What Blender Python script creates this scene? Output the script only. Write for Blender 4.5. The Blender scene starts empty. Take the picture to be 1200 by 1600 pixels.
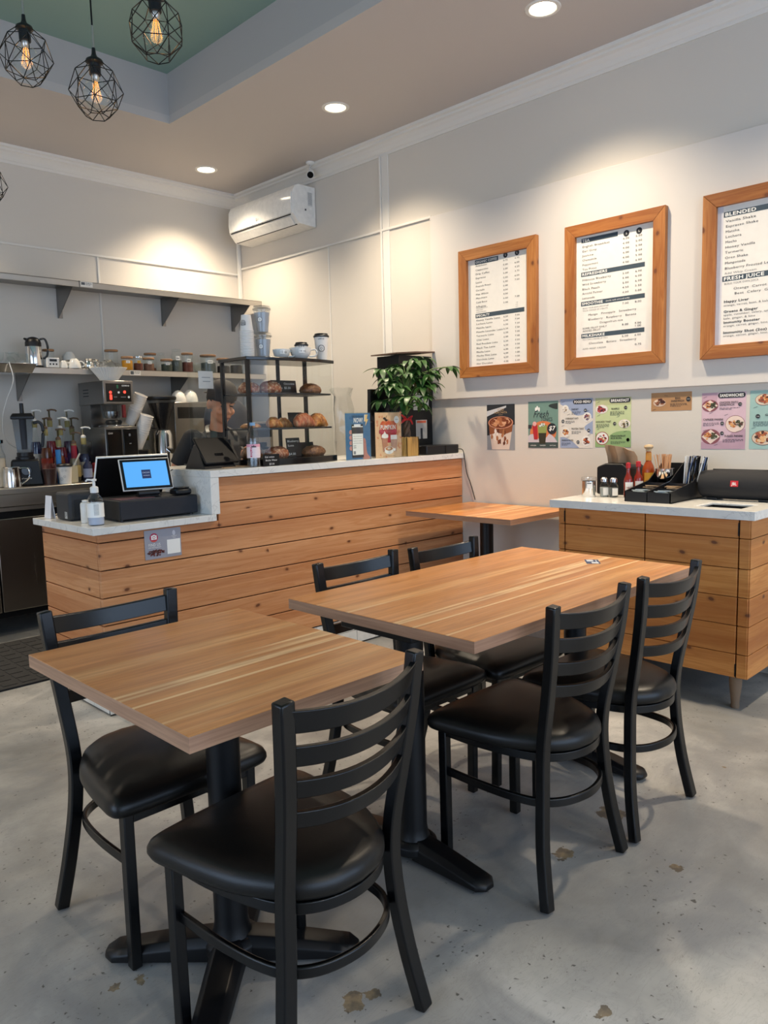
import bpy, bmesh, math, random
from mathutils import Vector, Matrix, Euler
PI = math.pi
C = bpy.context.scene.collection
random.seed(7)

# ------------------------------------------------------------------ camera
cam_d = bpy.data.cameras.new('camera'); cam = bpy.data.objects.new('camera', cam_d); C.objects.link(cam)
_R = Vector((0.70952879, -0.70421635, -0.0254603)); _U = Vector((0.0988238, 0.0636659, 0.99306622)); _F = Vector((0.69771252, 0.70712515, -0.11476612))
cam.matrix_world = Matrix(((_R.x, _U.x, -_F.x, 0), (_R.y, _U.y, -_F.y, 0), (_R.z, _U.z, -_F.z, 1.29), (0, 0, 0, 1)))
cam_d.sensor_fit = 'VERTICAL'; cam_d.sensor_height = 36.0; cam_d.lens = 36.0 * 1202.0 / 1600.0
cam_d.clip_start = 0.02; cam_d.clip_end = 60
bpy.context.scene.camera = cam

# ------------------------------------------------------------------ world, exposure
SC = bpy.context.scene
SC.view_settings.view_transform = 'Standard'; SC.view_settings.look = 'None'
SC.view_settings.gamma = 1.0; SC.view_settings.use_curve_mapping = False
SC.view_settings.exposure = 0.08
w = bpy.data.worlds.new('world'); SC.world = w; w.use_nodes = True
w.node_tree.nodes['Background'].inputs[0].default_value = (0.62, 0.76, 1.0, 1)
w.node_tree.nodes['Background'].inputs[1].default_value = 1.0
DOWN_W = 47.0          # each recessed downlight
WIN_W = 98.0          # daylight coming through the shop window behind the camera
SIDE_W = 68.0          # daylight through the side window

def area(name, loc, rot, sx, sy, power, col):
    l = bpy.data.lights.new(name, 'AREA'); l.shape = 'RECTANGLE'; l.size = sx; l.size_y = sy; l.energy = power; l.color = col
    o = bpy.data.objects.new(name, l); C.objects.link(o); o.location = loc; o.rotation_euler = rot; return o
# daylight outside the two shop windows (behind and to the left of the camera)
area('window_daylight', (1.15, -2.75, 1.6), (PI/2, 0, 0), 5.3, 2.4, WIN_W, (0.54, 0.73, 1.0))
area('window_daylight', (-3.05, 1.6, 1.6), (PI/2, 0, -PI/2), 3.6, 2.2, SIDE_W, (0.54, 0.73, 1.0))

# ------------------------------------------------------------------ colours and materials
def L1(c): return c/12.92 if c <= 0.04045 else ((c+0.055)/1.055)**2.4
def S(h, a=1.0):
    h = h.lstrip('#'); return tuple(L1(int(h[i:i+2], 16)/255) for i in (0, 2, 4)) + (a,)
MATS = {}
class NT:
    def __init__(s, name):
        s.m = bpy.data.materials.new(name); s.m.use_nodes = True; s.t = s.m.node_tree
        s.b = s.t.nodes['Principled BSDF']; s.out = s.t.nodes['Material Output']
    def n(s, typ, **kw):
        x = s.t.nodes.new(typ)
        for k, v in kw.items(): setattr(x, k, v)
        return x
    def l(s, a, b): s.t.links.new(a, b)
    def obj(s):
        if not hasattr(s, '_c'): s._c = s.n('ShaderNodeTexCoord')
        return s._c.outputs['Object']
    def gen(s, which='Object'):
        if not hasattr(s, '_c'): s._c = s.n('ShaderNodeTexCoord')
        return s._c.outputs[which]
    def map(s, sc, loc=(0, 0, 0), rot=(0, 0, 0), src=None):
        m = s.n('ShaderNodeMapping'); s.l(src or s.obj(), m.inputs[0])
        m.inputs['Scale'].default_value = sc; m.inputs['Location'].default_value = loc; m.inputs['Rotation'].default_value = rot
        return m.outputs[0]
    def noise(s, vec, scale=1, detail=4, rough=.5, dist=0):
        x = s.n('ShaderNodeTexNoise'); s.l(vec, x.inputs['Vector']); x.inputs['Scale'].default_value = scale
        x.inputs['Detail'].default_value = detail; x.inputs['Roughness'].default_value = rough; x.inputs['Distortion'].default_value = dist
        return x.outputs['Fac']
    def ramp(s, fac, stops, interp='LINEAR'):
        x = s.n('ShaderNodeValToRGB'); s.l(fac, x.inputs[0]); r = x.color_ramp; r.interpolation = interp
        while len(r.elements) < len(stops): r.elements.new(.5)
        for e, (p, c) in zip(r.elements, stops):
            e.position = p; e.color = c if isinstance(c, tuple) else (c, c, c, 1)
        return x.outputs[0]
    def mix(s, fac, a, b, mode='MIX'):
        x = s.n('ShaderNodeMix', data_type='RGBA', blend_type=mode)
        for sock, v in ((x.inputs[0], fac), (x.inputs[6], a), (x.inputs[7], b)):
            if isinstance(v, (int, float)): sock.default_value = v
            elif isinstance(v, tuple): sock.default_value = v
            else: s.l(v, sock)
        return x.outputs[2]
    def math(s, op, a, b=0.0, c=None):
        x = s.n('ShaderNodeMath', operation=op)
        for i, v in enumerate((a, b, c)):
            if v is None: continue
            if isinstance(v, (int, float)): x.inputs[i].default_value = v
            else: s.l(v, x.inputs[i])
        return x.outputs[0]
    def bump(s, h, strength=.2, dist=.01):
        x = s.n('ShaderNodeBump'); s.l(h, x.inputs['Height']); x.inputs['Strength'].default_value = strength; x.inputs['Distance'].default_value = dist
        s.l(x.outputs[0], s.b.inputs['Normal'])
    def base(s, c):
        if isinstance(c, tuple): s.b.inputs['Base Color'].default_value = c
        else: s.l(c, s.b.inputs['Base Color'])
    def rough(s, v):
        if isinstance(v, (int, float)): s.b.inputs['Roughness'].default_value = v
        else: s.l(v, s.b.inputs['Roughness'])

def plain(name, col, rough=.5, metal=0, spec=.5, noise=.06, nscale=30, bump=0, coat=0):
    if name in MATS: return MATS[name]
    t = NT(name); c = S(col) if isinstance(col, str) else col
    f = t.noise(t.obj(), nscale, 3)
    d = tuple(max(0, v*(1-noise)) for v in c[:3]) + (1,); u = tuple(min(1, v*(1+noise)) for v in c[:3]) + (1,)
    t.base(t.ramp(f, [(.3, d), (.7, u)])); t.rough(rough)
    t.b.inputs['Metallic'].default_value = metal; t.b.inputs['Specular IOR Level'].default_value = spec
    t.b.inputs['Coat Weight'].default_value = coat
    if bump: t.bump(t.noise(t.obj(), nscale*8, 2), bump, .002)
    MATS[name] = t.m; return t.m
def emit(name, col, strength):
    t = NT(name); t.b.inputs['Base Color'].default_value = (0, 0, 0, 1); t.b.inputs['Emission Color'].default_value = col
    t.b.inputs['Emission Strength'].default_value = strength; t.b.inputs['Roughness'].default_value = .3
    MATS[name] = t.m; return t.m
def thin_glass(name, tint=(1, 1, 1, 1), refl=1.0, rough=.02):
    t = NT(name); tr = t.n('ShaderNodeBsdfTransparent'); tr.inputs[0].default_value = tint
    gl = t.n('ShaderNodeBsdfGlossy'); gl.inputs['Roughness'].default_value = rough
    fr = t.n('ShaderNodeFresnel'); ge = t.n('ShaderNodeNewGeometry'); t.l(t.math('MULTIPLY_ADD', ge.outputs['Backfacing'], 1/1.5-1.5, 1.5), fr.inputs[0])
    mx = t.n('ShaderNodeMixShader'); t.l(t.math('MULTIPLY', fr.outputs[0], refl), mx.inputs[0]); t.l(tr.outputs[0], mx.inputs[1]); t.l(gl.outputs[0], mx.inputs[2])
    t.l(mx.outputs[0], t.out.inputs[0]); MATS[name] = t.m; return t.m

def m_laminate():
    t = NT('table laminate'); v = t.obj()
    n1 = t.noise(t.map((.55, 13, 1)), 1, 2, .5)
    n2 = t.noise(t.map((.35, 26, 1), (3, 1, 0)), 1, 1, .4)
    g = t.noise(t.map((3.5, 160, 3)), 1, 5, .6, .2)
    fl = t.noise(t.map((2.2, 22, 1), (7, 2, 0)), 1, 4, .6, 1.2)
    c = t.ramp(n1, [(.25, S('#bd7740')), (.42, S('#d8965a')), (.55, S('#c98546')), (.75, S('#e6ac6e'))])
    c = t.mix(t.ramp(n2, [(.60, 0.0), (.635, .85), (.67, .85), (.70, 0.0)]), c, S('#f8d29c'))
    c = t.mix(t.ramp(fl, [(.38, .30), (.55, 0.0)]), c, S('#8f5228'))
    c = t.mix(t.ramp(g, [(.35, .22), (.6, 0.0)]), c, S('#7f4a26'))
    t.base(c); t.rough(.30); t.b.inputs['Specular IOR Level'].default_value = .45
    t.bump(g, .06, .001); MATS['laminate'] = t.m
    t = NT('table edge band'); g = t.noise(t.map((5, 5, 160)), 1, 4, .6); g2 = t.noise(t.map((1.5, 1.5, 40)), 1, 2)
    c = t.ramp(g2, [(.3, S('#a27a60')), (.7, S('#bf9474'))]); c = t.mix(t.ramp(g, [(.4, .35), (.6, 0.0)]), c, S('#7d5844'))
    t.base(c); t.rough(.4); MATS['edge'] = t.m
m_laminate()

def m_pine(name, axis, pitch=.125, z0=0.0, dark='#a8662f', mid='#c98a4e', light='#dca468', knots=1.0, cut=9.0):
    """grain runs along axis; colour changes board by board (by height)"""
    t = NT(name); v = t.obj(); sep = t.n('ShaderNodeSeparateXYZ'); t.l(v, sep.inputs[0])
    brd = t.math('FLOOR', t.math('DIVIDE', t.math('SUBTRACT', sep.outputs[2], z0), pitch))
    wn = t.n('ShaderNodeTexWhiteNoise', noise_dimensions='1D'); t.l(brd, wn.inputs['W'])
    off = t.n('ShaderNodeCombineXYZ'); t.l(t.math('MULTIPLY', wn.outputs[0], 13.0), off.inputs[0]); t.l(t.math('MULTIPLY', wn.outputs[0], 7.0), off.inputs[2])
    add = t.n('ShaderNodeVectorMath', operation='ADD'); t.l(v, add.inputs[0]); t.l(off.outputs[0], add.inputs[1]); vv = add.outputs[0]
    if axis == 'h': sc, sk = (1.6, 1.6, 30), (6.5, 6.5, 10)
    elif axis == 'z': sc, sk = (30, 30, 1.8), (9, 9, 6)
    else: sc, sk = (1.6, 1.6, 30), (2.3, 2.3, 5.5)
    g = t.noise(t.map(sc, src=vv), 1, 4, .55, .6)
    g2 = t.noise(t.map(tuple(a*.35 for a in sc), (4, 4, 1), src=vv), 1, 3, .5, .4)
    c = t.ramp(g, [(.30, S(mid)), (.46, S(light)), (.52, S(mid)), (.60, S(light)), (.75, S(mid))])
    c = t.mix(t.ramp(g2, [(.38, .6), (.58, 0.0)]), c, S(dark))
    c = t.mix(t.math('MULTIPLY', wn.outputs[0], .42), c, S(dark))
    s3 = t.n('ShaderNodeSeparateXYZ'); t.l(vv, s3.inputs[0]); cb = t.n('ShaderNodeCombineXYZ')
    wob = t.math('MULTIPLY', t.noise(vv, 9, 2), .25)
    t.l(t.math('ADD', t.math('MULTIPLY', t.math('ADD', s3.outputs[0], s3.outputs[1]), sk[0]), wob), cb.inputs[0]); t.l(t.math('ADD', t.math('MULTIPLY', s3.outputs[2], sk[2]), wob), cb.inputs[1])
    vo = t.n('ShaderNodeTexVoronoi', voronoi_dimensions='2D'); t.l(cb.outputs[0], vo.inputs['Vector']); vo.inputs['Scale'].default_value = 1; vo.inputs['Randomness'].default_value = 1
    km = t.ramp(vo.outputs['Distance'], [(.045, 1.0), (.065, .8), (.09, .3), (.17, 0.0)])
    sc2 = t.n('ShaderNodeSeparateColor'); t.l(vo.outputs['Color'], sc2.inputs[0])
    km = t.math('MULTIPLY', km, t.math('GREATER_THAN', sc2.outputs[0], 1-.17*knots))
    c = t.mix(km, c, S('#6a3a1c'))
    t.base(c); t.rough(.48); t.bump(g, .12, .002); MATS[name] = t.m; return t.m
m_pine('pine_board', 'h', dark='#aa683a', mid='#c98b58', light='#dba272'); m_pine('pine_orange', 'h', dark='#a05a22', mid='#c27c3a', light='#d4924e')
m_pine('frame_h', 'h', pitch=5, z0=-2, dark='#7d4218', mid='#a9682f', light='#c48547', knots=3.2)
m_pine('frame_v', 'z', pitch=5, z0=-2, dark='#7d4218', mid='#a9682f', light='#c48547', knots=3.2)

def m_floor():
    t = NT('polished concrete'); v = t.obj()
    a = t.noise(v, .9, 6, .6, .5); b = t.noise(t.map((1, 1, 1), (9, 3, 0)), 3.5, 5, .65, 1.0)
    c = t.ramp(a, [(.38, S('#7c7b78')), (.5, S('#9b9a96')), (.60, S('#b7b5b0'))])
    c = t.mix(t.ramp(b, [(.38, .6), (.55, 0.0)]), c, S('#7e7f80'))
    c = t.mix(t.ramp(t.noise(t.map((1, 1, 1), (2, 8, 0)), 1.6, 3), [(.55, 0.0), (.7, .35)]), c, S('#c6c2b7'))
    # dark pits, clustered
    dn = t.n('ShaderNodeTexNoise'); t.l(v, dn.inputs['Vector']); dn.inputs['Scale'].default_value = 38; dn.inputs['Detail'].default_value = 3
    dm = t.n('ShaderNodeVectorMath', operation='MULTIPLY_ADD'); t.l(dn.outputs['Color'], dm.inputs[0]); dm.inputs[1].default_value = (.035, .035, 0); t.l(v, dm.inputs[2])
    vo = t.n('ShaderNodeTexVoronoi'); t.l(dm.outputs[0], vo.inputs['Vector']); vo.inputs['Scale'].default_value = 62
    pit = t.ramp(vo.outputs['Distance'], [(.16, 1.0), (.26, 0.0)]); pit = t.math('MULTIPLY', pit, t.ramp(t.noise(v, 90, 2), [(.42, 0.0), (.55, 1.0)]))
    sc = t.n('ShaderNodeSeparateColor'); t.l(vo.outputs['Color'], sc.inputs[0])
    clus = t.ramp(t.noise(t.map((1, 1, 1), (5, 5, 0)), 2.3, 3), [(.44, .03), (.60, .5)])
    pit = t.math('MULTIPLY', pit, t.math('LESS_THAN', sc.outputs[0], clus))
    c = t.mix(t.math('MULTIPLY', pit, .85), c, S('#34322e'))
    # thin scratches
    scn = t.noise(t.map((7, 30, 1), (0, 0, 0), (0, 0, .8)), 1, 5, .7, 2.0)
    c = t.mix(t.ramp(scn, [(.485, 0.0), (.5, .35), (.515, 0.0)]), c, S('#6d6b66'))
    # brown worn patches
    br = t.noise(t.map((1, 1, 1), (1.7, 4.1, 0)), 4.2, 4, .55, .6)
    c = t.mix(t.ramp(br, [(.735, 0.0), (.75, .9)]), c, S('#6f5c3f'))
    nz = t.noise(t.map((1, 1, 1), (3, 3, 0)), 22, 4, .6)
    for px, py, pr in ((1.05, 1.20, .030), (1.091, 1.19, .018), (1.885, 1.174, .030), (2.195, 1.199, .042), (.754, 1.618, .018), (.695, 1.635, .012), (1.401, .776, .016), (2.044, .913, .013)):
        vd = t.n('ShaderNodeVectorMath', operation='DISTANCE'); t.l(v, vd.inputs[0]); vd.inputs[1].default_value = (px, py, 0)
        f = t.math('LESS_THAN', t.math('ADD', vd.outputs['Value'], t.math('MULTIPLY', t.math('SUBTRACT', nz, .5), .09)), pr)
        c = t.mix(t.math('MULTIPLY', f, .8), c, t.ramp(nz, [(.4, S('#4f4230')), (.6, S('#8a7550'))]))
    t.base(c); t.rough(t.ramp(b, [(.3, .30), (.7, .5)])); t.b.inputs['Specular IOR Level'].default_value = .45
    t.bump(t.noise(v, 60, 4), .05, .002); MATS['floor'] = t.m
m_floor()
def m_quartz():
    t = NT('white quartz'); v = t.obj()
    a = t.noise(v, 5, 5, .65, 1.6); b = t.noise(t.map((1, 1, 1), (4, 4, 4)), 2.2, 4, .6, 2.5)
    c = t.ramp(a, [(.3, S('#d9d8d3')), (.7, S('#e6e4de'))])
    c = t.mix(t.ramp(b, [(.492, 0.0), (.505, .32), (.518, 0.0)]), c, S('#8f8e8d'))
    t.base(c); t.rough(.18); MATS['quartz'] = t.m
m_quartz()
def m_steel(name, col='#b9b6b0', r=.28, ax=(2, 2, 120)):
    t = NT(name); g = t.noise(t.map(ax), 1, 3, .6)
    t.base(t.ramp(g, [(.3, S(col)), (.7, tuple(min(1, x*1.05) for x in S(col)[:3])+(1,))])); t.b.inputs['Metallic'].default_value = 1
    t.rough(t.ramp(g, [(.3, r*.94), (.7, r*1.06)])); MATS[name] = t.m; return t.m
m_steel('steel', '#bdb9b2', .32, (3, 3, 40)); m_steel('steel_dark', '#b3aca3', .26, (60, 60, 1)); m_steel('chrome', '#d9d9d9', .12); m_steel('steel_brush', '#8d8a86', .3, (60, 60, 2))
def m_wall(name, col, sc=90, st=.12):
    t = NT(name); c = S(col); a = t.noise(t.obj(), .8, 3)
    t.base(t.ramp(a, [(.3, tuple(x*.97 for x in c[:3])+(1,)), (.7, c)])); t.rough(.62); t.bump(t.noise(t.obj(), sc, 3), st, .003)
    MATS[name] = t.m; return t.m
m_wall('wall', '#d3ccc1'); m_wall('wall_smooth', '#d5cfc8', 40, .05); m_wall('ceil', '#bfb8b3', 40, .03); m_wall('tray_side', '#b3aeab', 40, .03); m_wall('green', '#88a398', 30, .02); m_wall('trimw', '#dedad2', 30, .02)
plain('black_metal', '#050608', .27, 0, .42, bump=.15, nscale=60)
plain('black_matte', '#08090c', .42, 0, .35); plain('black_gloss', '#0b0b0d', .15); plain('black_plastic', '#121316', .40, 0, .4)
def m_vinyl():
    t = NT('black vinyl'); t.base(t.ramp(t.noise(t.obj(), 6, 3), [(.3, S('#0d0c0b')), (.7, S('#141210'))])); t.rough(.36)
    vo = t.n('ShaderNodeTexVoronoi'); t.l(t.obj(), vo.inputs['Vector']); vo.inputs['Scale'].default_value = 450
    t.bump(vo.outputs['Distance'], .12, .001); t.b.inputs['Specular IOR Level'].default_value = .4; MATS['vinyl'] = t.m
m_vinyl()
plain('white_plastic', '#e6e4de', .35); plain('white_gloss', '#ecebe6', .12, coat=.3); plain('paper', '#e7e3db', .7, noise=.02); plain('paper_cup', '#e4dfd8', .6, noise=.03)
plain('kraft', '#a98867', .8); plain('slate', '#3b4a55', .6); plain('ink', '#22252b', .6, noise=0); plain('white_ink', '#f2f0ea', .6, noise=0); plain('grey_ink', '#77797a', .6, noise=0)
plain('tile', '#dcdad4', .15); plain('grout', '#3e3c38', .8); plain('gap', '#2a160c', .9)
plain('cork', '#9c7450', .7, noise=.2); plain('porcelain', '#e2dfd7', .15)
plain('mat_rubber', '#1a1a1b', .85, noise=.3, bump=.8, nscale=25)
plain('matte_white', '#dad8d4', .6)
glass = thin_glass('clear glass', (.97, .99, .985, 1), .7); plast = thin_glass('clear plastic', (.94, .95, .95, 1), 1.4, .08); smoke = thin_glass('smoky jug plastic', (.62, .66, .70, 1), 1.2, .08)
MATS['glass'] = glass; MATS['plast'] = plast; MATS['smoke'] = smoke
emit('lamp_glow', (1, .86, .62, 1), 14.0); emit('filament', (1, .27, .02, 1), 3.0); emit('screen_blue', (.10, .42, .95, 1), 1.0); emit('red_led', (1, .05, .03, 1), 2.5)
def M(n):
    if n in MATS: return MATS[n]
    if n.startswith('#'): return plain(n, n, .6, noise=.03)
    raise KeyError(n)

# ------------------------------------------------------------------ mesh builder
_txt = {}
def glyphs(s, bold=False):
    k = (s, bold)
    if k not in _txt:
        cu = bpy.data.curves.new('t', 'FONT'); cu.body = s; cu.size = 1; cu.resolution_u = 2; cu.align_x = 'LEFT'; cu.space_character = 1.08
        if bold: cu.offset = .022
        o = bpy.data.objects.new('t', cu); C.objects.link(o)
        dg = bpy.context.evaluated_depsgraph_get(); dg.update()
        me = bpy.data.meshes.new_from_object(o.evaluated_get(dg))
        vs = [v.co.copy() for v in me.vertices]; fs = [tuple(p.vertices) for p in me.polygons]
        bpy.data.objects.remove(o); bpy.data.curves.remove(cu); bpy.data.meshes.remove(me)
        wd = max((v.x for v in vs), default=0)
        _txt[k] = (vs, fs, wd)
    return _txt[k]
# frames for flat art: (origin, right, up)
class MB:
    def __init__(s): s.v = []; s.f = []; s.m = []; s.X = Matrix.Identity(4); s.mats = []
    def mi(s, name):
        if name not in s.mats: s.mats.append(name)
        return s.mats.index(name)
    def add(s, vs, fs, m):
        b = len(s.v); i = s.mi(m); s.v += [s.X @ Vector(v) for v in vs]
        for f in fs: s.f.append(tuple(b+k for k in f)); s.m.append(i)
        return s
    def box(s, a, b, m):
        (x0, y0, z0), (x1, y1, z1) = a, b
        return s.add([(x0,y0,z0),(x1,y0,z0),(x1,y1,z0),(x0,y1,z0),(x0,y0,z1),(x1,y0,z1),(x1,y1,z1),(x0,y1,z1)],
              [(0,3,2,1),(4,5,6,7),(0,1,5,4),(1,2,6,5),(2,3,7,6),(3,0,4,7)], m)
    def prism(s, pts, z0, z1, m):
        n = len(pts)
        return s.add([(x, y, z0) for x, y in pts] + [(x, y, z1) for x, y in pts],
              [tuple(range(n-1, -1, -1)), tuple(range(n, 2*n))] + [(i, (i+1) % n, n+(i+1) % n, n+i) for i in range(n)], m)
    def extr(s, pts3, off, m):
        n = len(pts3); o = Vector(off)
        return s.add([Vector(p) for p in pts3] + [Vector(p)+o for p in pts3],
              [tuple(range(n-1, -1, -1)), tuple(range(n, 2*n))] + [(i, (i+1) % n, n+(i+1) % n, n+i) for i in range(n)], m)
    def lathe(s, prof, m, n=24, c=(0, 0, 0), cap=True, axis='z'):
        vs = []; fs = []
        for r, z in prof:
            for k in range(n):
                a = 2*PI*k/n; x, y = r*math.cos(a), r*math.sin(a)
                p = (x, y, z) if axis == 'z' else ((z, x, y) if axis == 'x' else (x, z, y))
                vs.append((c[0]+p[0], c[1]+p[1], c[2]+p[2]))
        for i in range(len(prof)-1):
            for k in range(n):
                q = (i*n+k, i*n+(k+1) % n, (i+1)*n+(k+1) % n, (i+1)*n+k)
                fs.append(q if axis != 'y' else q[::-1])
        if cap:
            if prof[0][0] > 1e-5: fs.append(tuple(range(n-1, -1, -1)) if axis != 'y' else tuple(range(n)))
            if prof[-1][0] > 1e-5: fs.append(tuple((len(prof)-1)*n+k for k in (range(n) if axis != 'y' else range(n-1, -1, -1))))
        return s.add(vs, fs, m)
    def tube(s, pts, r, m, n=8, closed=False, sec=None, up=(0, 0, 1), rot=0):
        """round tube (radius r or list) or, with sec=(w,h), a rectangular bar swept along pts"""
        P = [Vector(p) for p in pts]; k = len(P); vs = []; fs = []; prev = None
        for i, p in enumerate(P):
            if closed: d = P[(i+1) % k]-P[i-1]
            else: d = P[min(i+1, k-1)]-P[max(i-1, 0)]
            d.normalize(); u = Vector(up) - d*Vector(up).dot(d)
            if u.length < .05: u = (prev - d*prev.dot(d)) if prev is not None else Vector((1, 0, 0)) - d*d.x
            u.normalize(); prev = u; sd = d.cross(u)
            if sec:
                w_, h_ = sec if not isinstance(sec, list) else sec[i]
                ring = [sd*(a*w_/2)+u*(b*h_/2) for a, b in ((-1,-1),(1,-1),(1,1),(-1,1))]
            else:
                rr = r[i] if isinstance(r, (list, tuple)) else r
                ring = [(sd*math.cos(2*PI*j/n+rot)+u*math.sin(2*PI*j/n+rot))*rr for j in range(n)]
            vs += [p+q for q in ring]
        q = 4 if sec else n
        for i in range(k if closed else k-1):
            a, b = i*q, ((i+1) % k)*q
            for j in range(q): fs.append((a+j, a+(j+1) % q, b+(j+1) % q, b+j))
        if not closed: fs.append(tuple(range(q-1, -1, -1))); fs.append(tuple((k-1)*q+j for j in range(q)))
        return s.add(vs, fs, m)
    def ball(s, c, r, m, n=14, sq=None):
        r = r if isinstance(r, (tuple, list)) else (r, r, r); vs = [(c[0], c[1], c[2]-r[2])]; fs = []; h = n//2
        for i in range(1, h):
            a = -PI/2+PI*i/h
            for k in range(n):
                t = 2*PI*k/n; vs.append((c[0]+r[0]*math.cos(a)*math.cos(t), c[1]+r[1]*math.cos(a)*math.sin(t), c[2]+r[2]*math.sin(a)))
        vs.append((c[0], c[1], c[2]+r[2])); T = len(vs)-1
        for k in range(n): fs.append((0, 1+(k+1) % n, 1+k)); fs.append((T, T-n+k, T-n+(k+1) % n))
        for i in range(h-2):
            for k in range(n): fs.append((1+i*n+k, 1+i*n+(k+1) % n, 1+(i+1)*n+(k+1) % n, 1+(i+1)*n+k))
        return s.add(vs, fs, m)
    # flat art in a frame: s.F=(origin,right,up,normal)
    def frame(s, o, r, u): s.o = Vector(o); s.r = Vector(r); s.u = Vector(u); s.n_ = s.r.cross(s.u); return s
    def P2(s, x, y, h=0): return s.o + s.r*x + s.u*y + s.n_*h
    def poly(s, pts, m, h=.0005): return s.add([s.P2(x, y, h) for x, y in pts], [tuple(range(len(pts)))], m)
    def rect(s, x0, y0, x1, y1, m, h=.0005): return s.poly([(x0,y0),(x1,y0),(x1,y1),(x0,y1)], m, h)
    def disc(s, x, y, rx, m, h=.0008, ry=None, n=20, jit=0):
        ry = ry or rx; return s.poly([(x+rx*math.cos(2*PI*k/n)*(1+jit*random.uniform(-1, 1)), y+ry*math.sin(2*PI*k/n)*(1+jit*random.uniform(-1, 1))) for k in range(n)], m, h)
    def pill(s, x0, y0, x1, y1, m, h=.0008):
        r = (y1-y0)/2; p = [(x1-r+r*math.cos(a), y0+r+r*math.sin(a)) for a in [(-PI/2+PI*k/8) for k in range(9)]] + [(x0+r-r*math.cos(a), y0+r-r*math.sin(a)) for a in [(-PI/2+PI*k/8) for k in range(9)]]
        return s.poly(p, m, h)
    def text(s, st, x, y, size, m, w=None, h=.0012, bold=False, align='l', shear=0):
        vs, fs, wd = glyphs(st, bold); k = size/.7   # size = cap height
        sx = k if w is None or wd == 0 else w/wd
        ww = wd*sx; x0 = x-(ww/2 if align == 'c' else ww if align == 'r' else 0)
        return s.add([s.P2(x0+v.x*sx+v.y*k*shear, y+v.y*k, h) for v in vs], fs, m)
    def build(s, name, parent=None, bevel=0, smooth=40, seg=2, loc=None, solid=0):
        me = bpy.data.meshes.new(name); me.from_pydata([tuple(v) for v in s.v], [], s.f)
        for x in s.mats: me.materials.append(M(x))
        me.polygons.foreach_set('material_index', s.m)
        if smooth:
            me.polygons.foreach_set('use_smooth', [True]*len(s.f)); bm = bmesh.new(); bm.from_mesh(me); lim = math.radians(smooth)
            for e in bm.edges:
                if len(e.link_faces) != 2 or e.calc_face_angle(0) > lim: e.smooth = False
            bm.to_mesh(me); bm.free()
        me.update()
        o = bpy.data.objects.new(name, me); C.objects.link(o)
        if parent is not None: o.parent = parent
        if loc: o.location = loc
        if solid:
            md = o.modifiers.new('s', 'SOLIDIFY'); md.thickness = solid; md.offset = 0
        if bevel:
            b = o.modifiers.new('b', 'BEVEL'); b.width = bevel; b.segments = seg; b.limit_method = 'ANGLE'; b.angle_limit = math.radians(38); b.harden_normals = False
        return o
def thing(name, label, cat, loc=(0, 0, 0), rz=0, group=None):
    o = bpy.data.objects.new(name, None); C.objects.link(o); o.empty_display_size = .05
    o.location = loc; o.rotation_euler = (0, 0, rz); return tag(o, label, cat, group)
def tag(o, label, cat, group=None):
    o['label'] = label; o['category'] = cat
    if group: o['group'] = group
    return o
def struct(o, label=None):
    o['kind'] = 'structure'
    if label: o['label'] = label
    return o
def dup(root, loc, rz, label, group=None):
    r = root.copy(); C.objects.link(r); r.location = loc; r.rotation_euler = (0, 0, rz); r['label'] = label
    if group: r['group'] = group
    for ch in list(root.children):
        c = ch.copy(); C.objects.link(c); c.parent = r
        for g in list(ch.children):
            d = g.copy(); C.objects.link(d); d.parent = c
    return r

# ------------------------------------------------------------------ structure
XW, YW, ZC = 3.966, 5.717, 3.233
X0, Y0 = -2.9, -2.6
struct(MB().box((X0-.1, Y0-.1, -.1), (XW+.15, YW+.15, 0), 'floor').build('floor', smooth=0), 'polished grey concrete floor with dark pits and brown patches')
b = MB(); b.box((XW, Y0, 0), (XW+.12, YW+.12, ZC+.4), 'wall')
struct(b.build('wall_right', smooth=0), 'cream painted wall carrying the menu boards')
struct(MB().box((X0-.1, YW, 0), (XW, YW+.12, ZC+.4), 'wall').build('wall_back', smooth=0), 'cream painted back wall behind the steel shelves')
# left wall with a wide opening (out of frame)
b = MB(); b.box((X0-.1, Y0, 0), (X0, -.2, ZC), 'wall_smooth').box((X0-.1, 3.4, 0), (X0, YW, ZC), 'wall_smooth').box((X0-.1, -.2, 0), (X0, 3.4, .5), 'wall_smooth').box((X0-.1, -.2, 2.75), (X0, 3.4, ZC), 'wall_smooth')
struct(b.build('wall_left', smooth=0))
b = MB(); b.box((X0-.1, Y0-.1, 0), (-1.5, Y0, ZC), 'wall_smooth').box((3.8, Y0-.1, 0), (XW+.12, Y0, ZC), 'wall_smooth').box((-1.5, Y0-.1, 0), (3.8, Y0, .4), 'wall_smooth').box((-1.5, Y0-.1, 2.8), (3.8, Y0, ZC), 'wall_smooth')
struct(b.build('wall_front', smooth=0))
for nm, a, c in (('window_1', (-1.5, Y0-.08, .4), (3.8, Y0-.02, 2.8)), ('window_2', (X0-.08, -.2, .5), (X0-.02, 3.4, 2.75))):
    b = MB(); t_ = .05
    if nm == 'window_1':
        for x in (-1.5, .25, 2.0, 3.75): b.box((x, a[1], a[2]), (x+t_, c[1], c[2]), 'black_matte')
        b.box((a[0], a[1], a[2]), (c[0], c[1], a[2]+t_), 'black_matte').box((a[0], a[1], c[2]-t_), (c[0], c[1], c[2]), 'black_matte')
    else:
        for y in (-.2, 1.0, 2.2, 3.35): b.box((a[0], y, a[2]), (c[0], y+t_, c[2]), 'black_matte')
        b.box((a[0], a[1], a[2]), (c[0], c[1], a[2]+t_), 'black_matte').box((a[0], a[1], c[2]-t_), (c[0], c[1], c[2]), 'black_matte')
    struct(b.build(nm, smooth=0))
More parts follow.
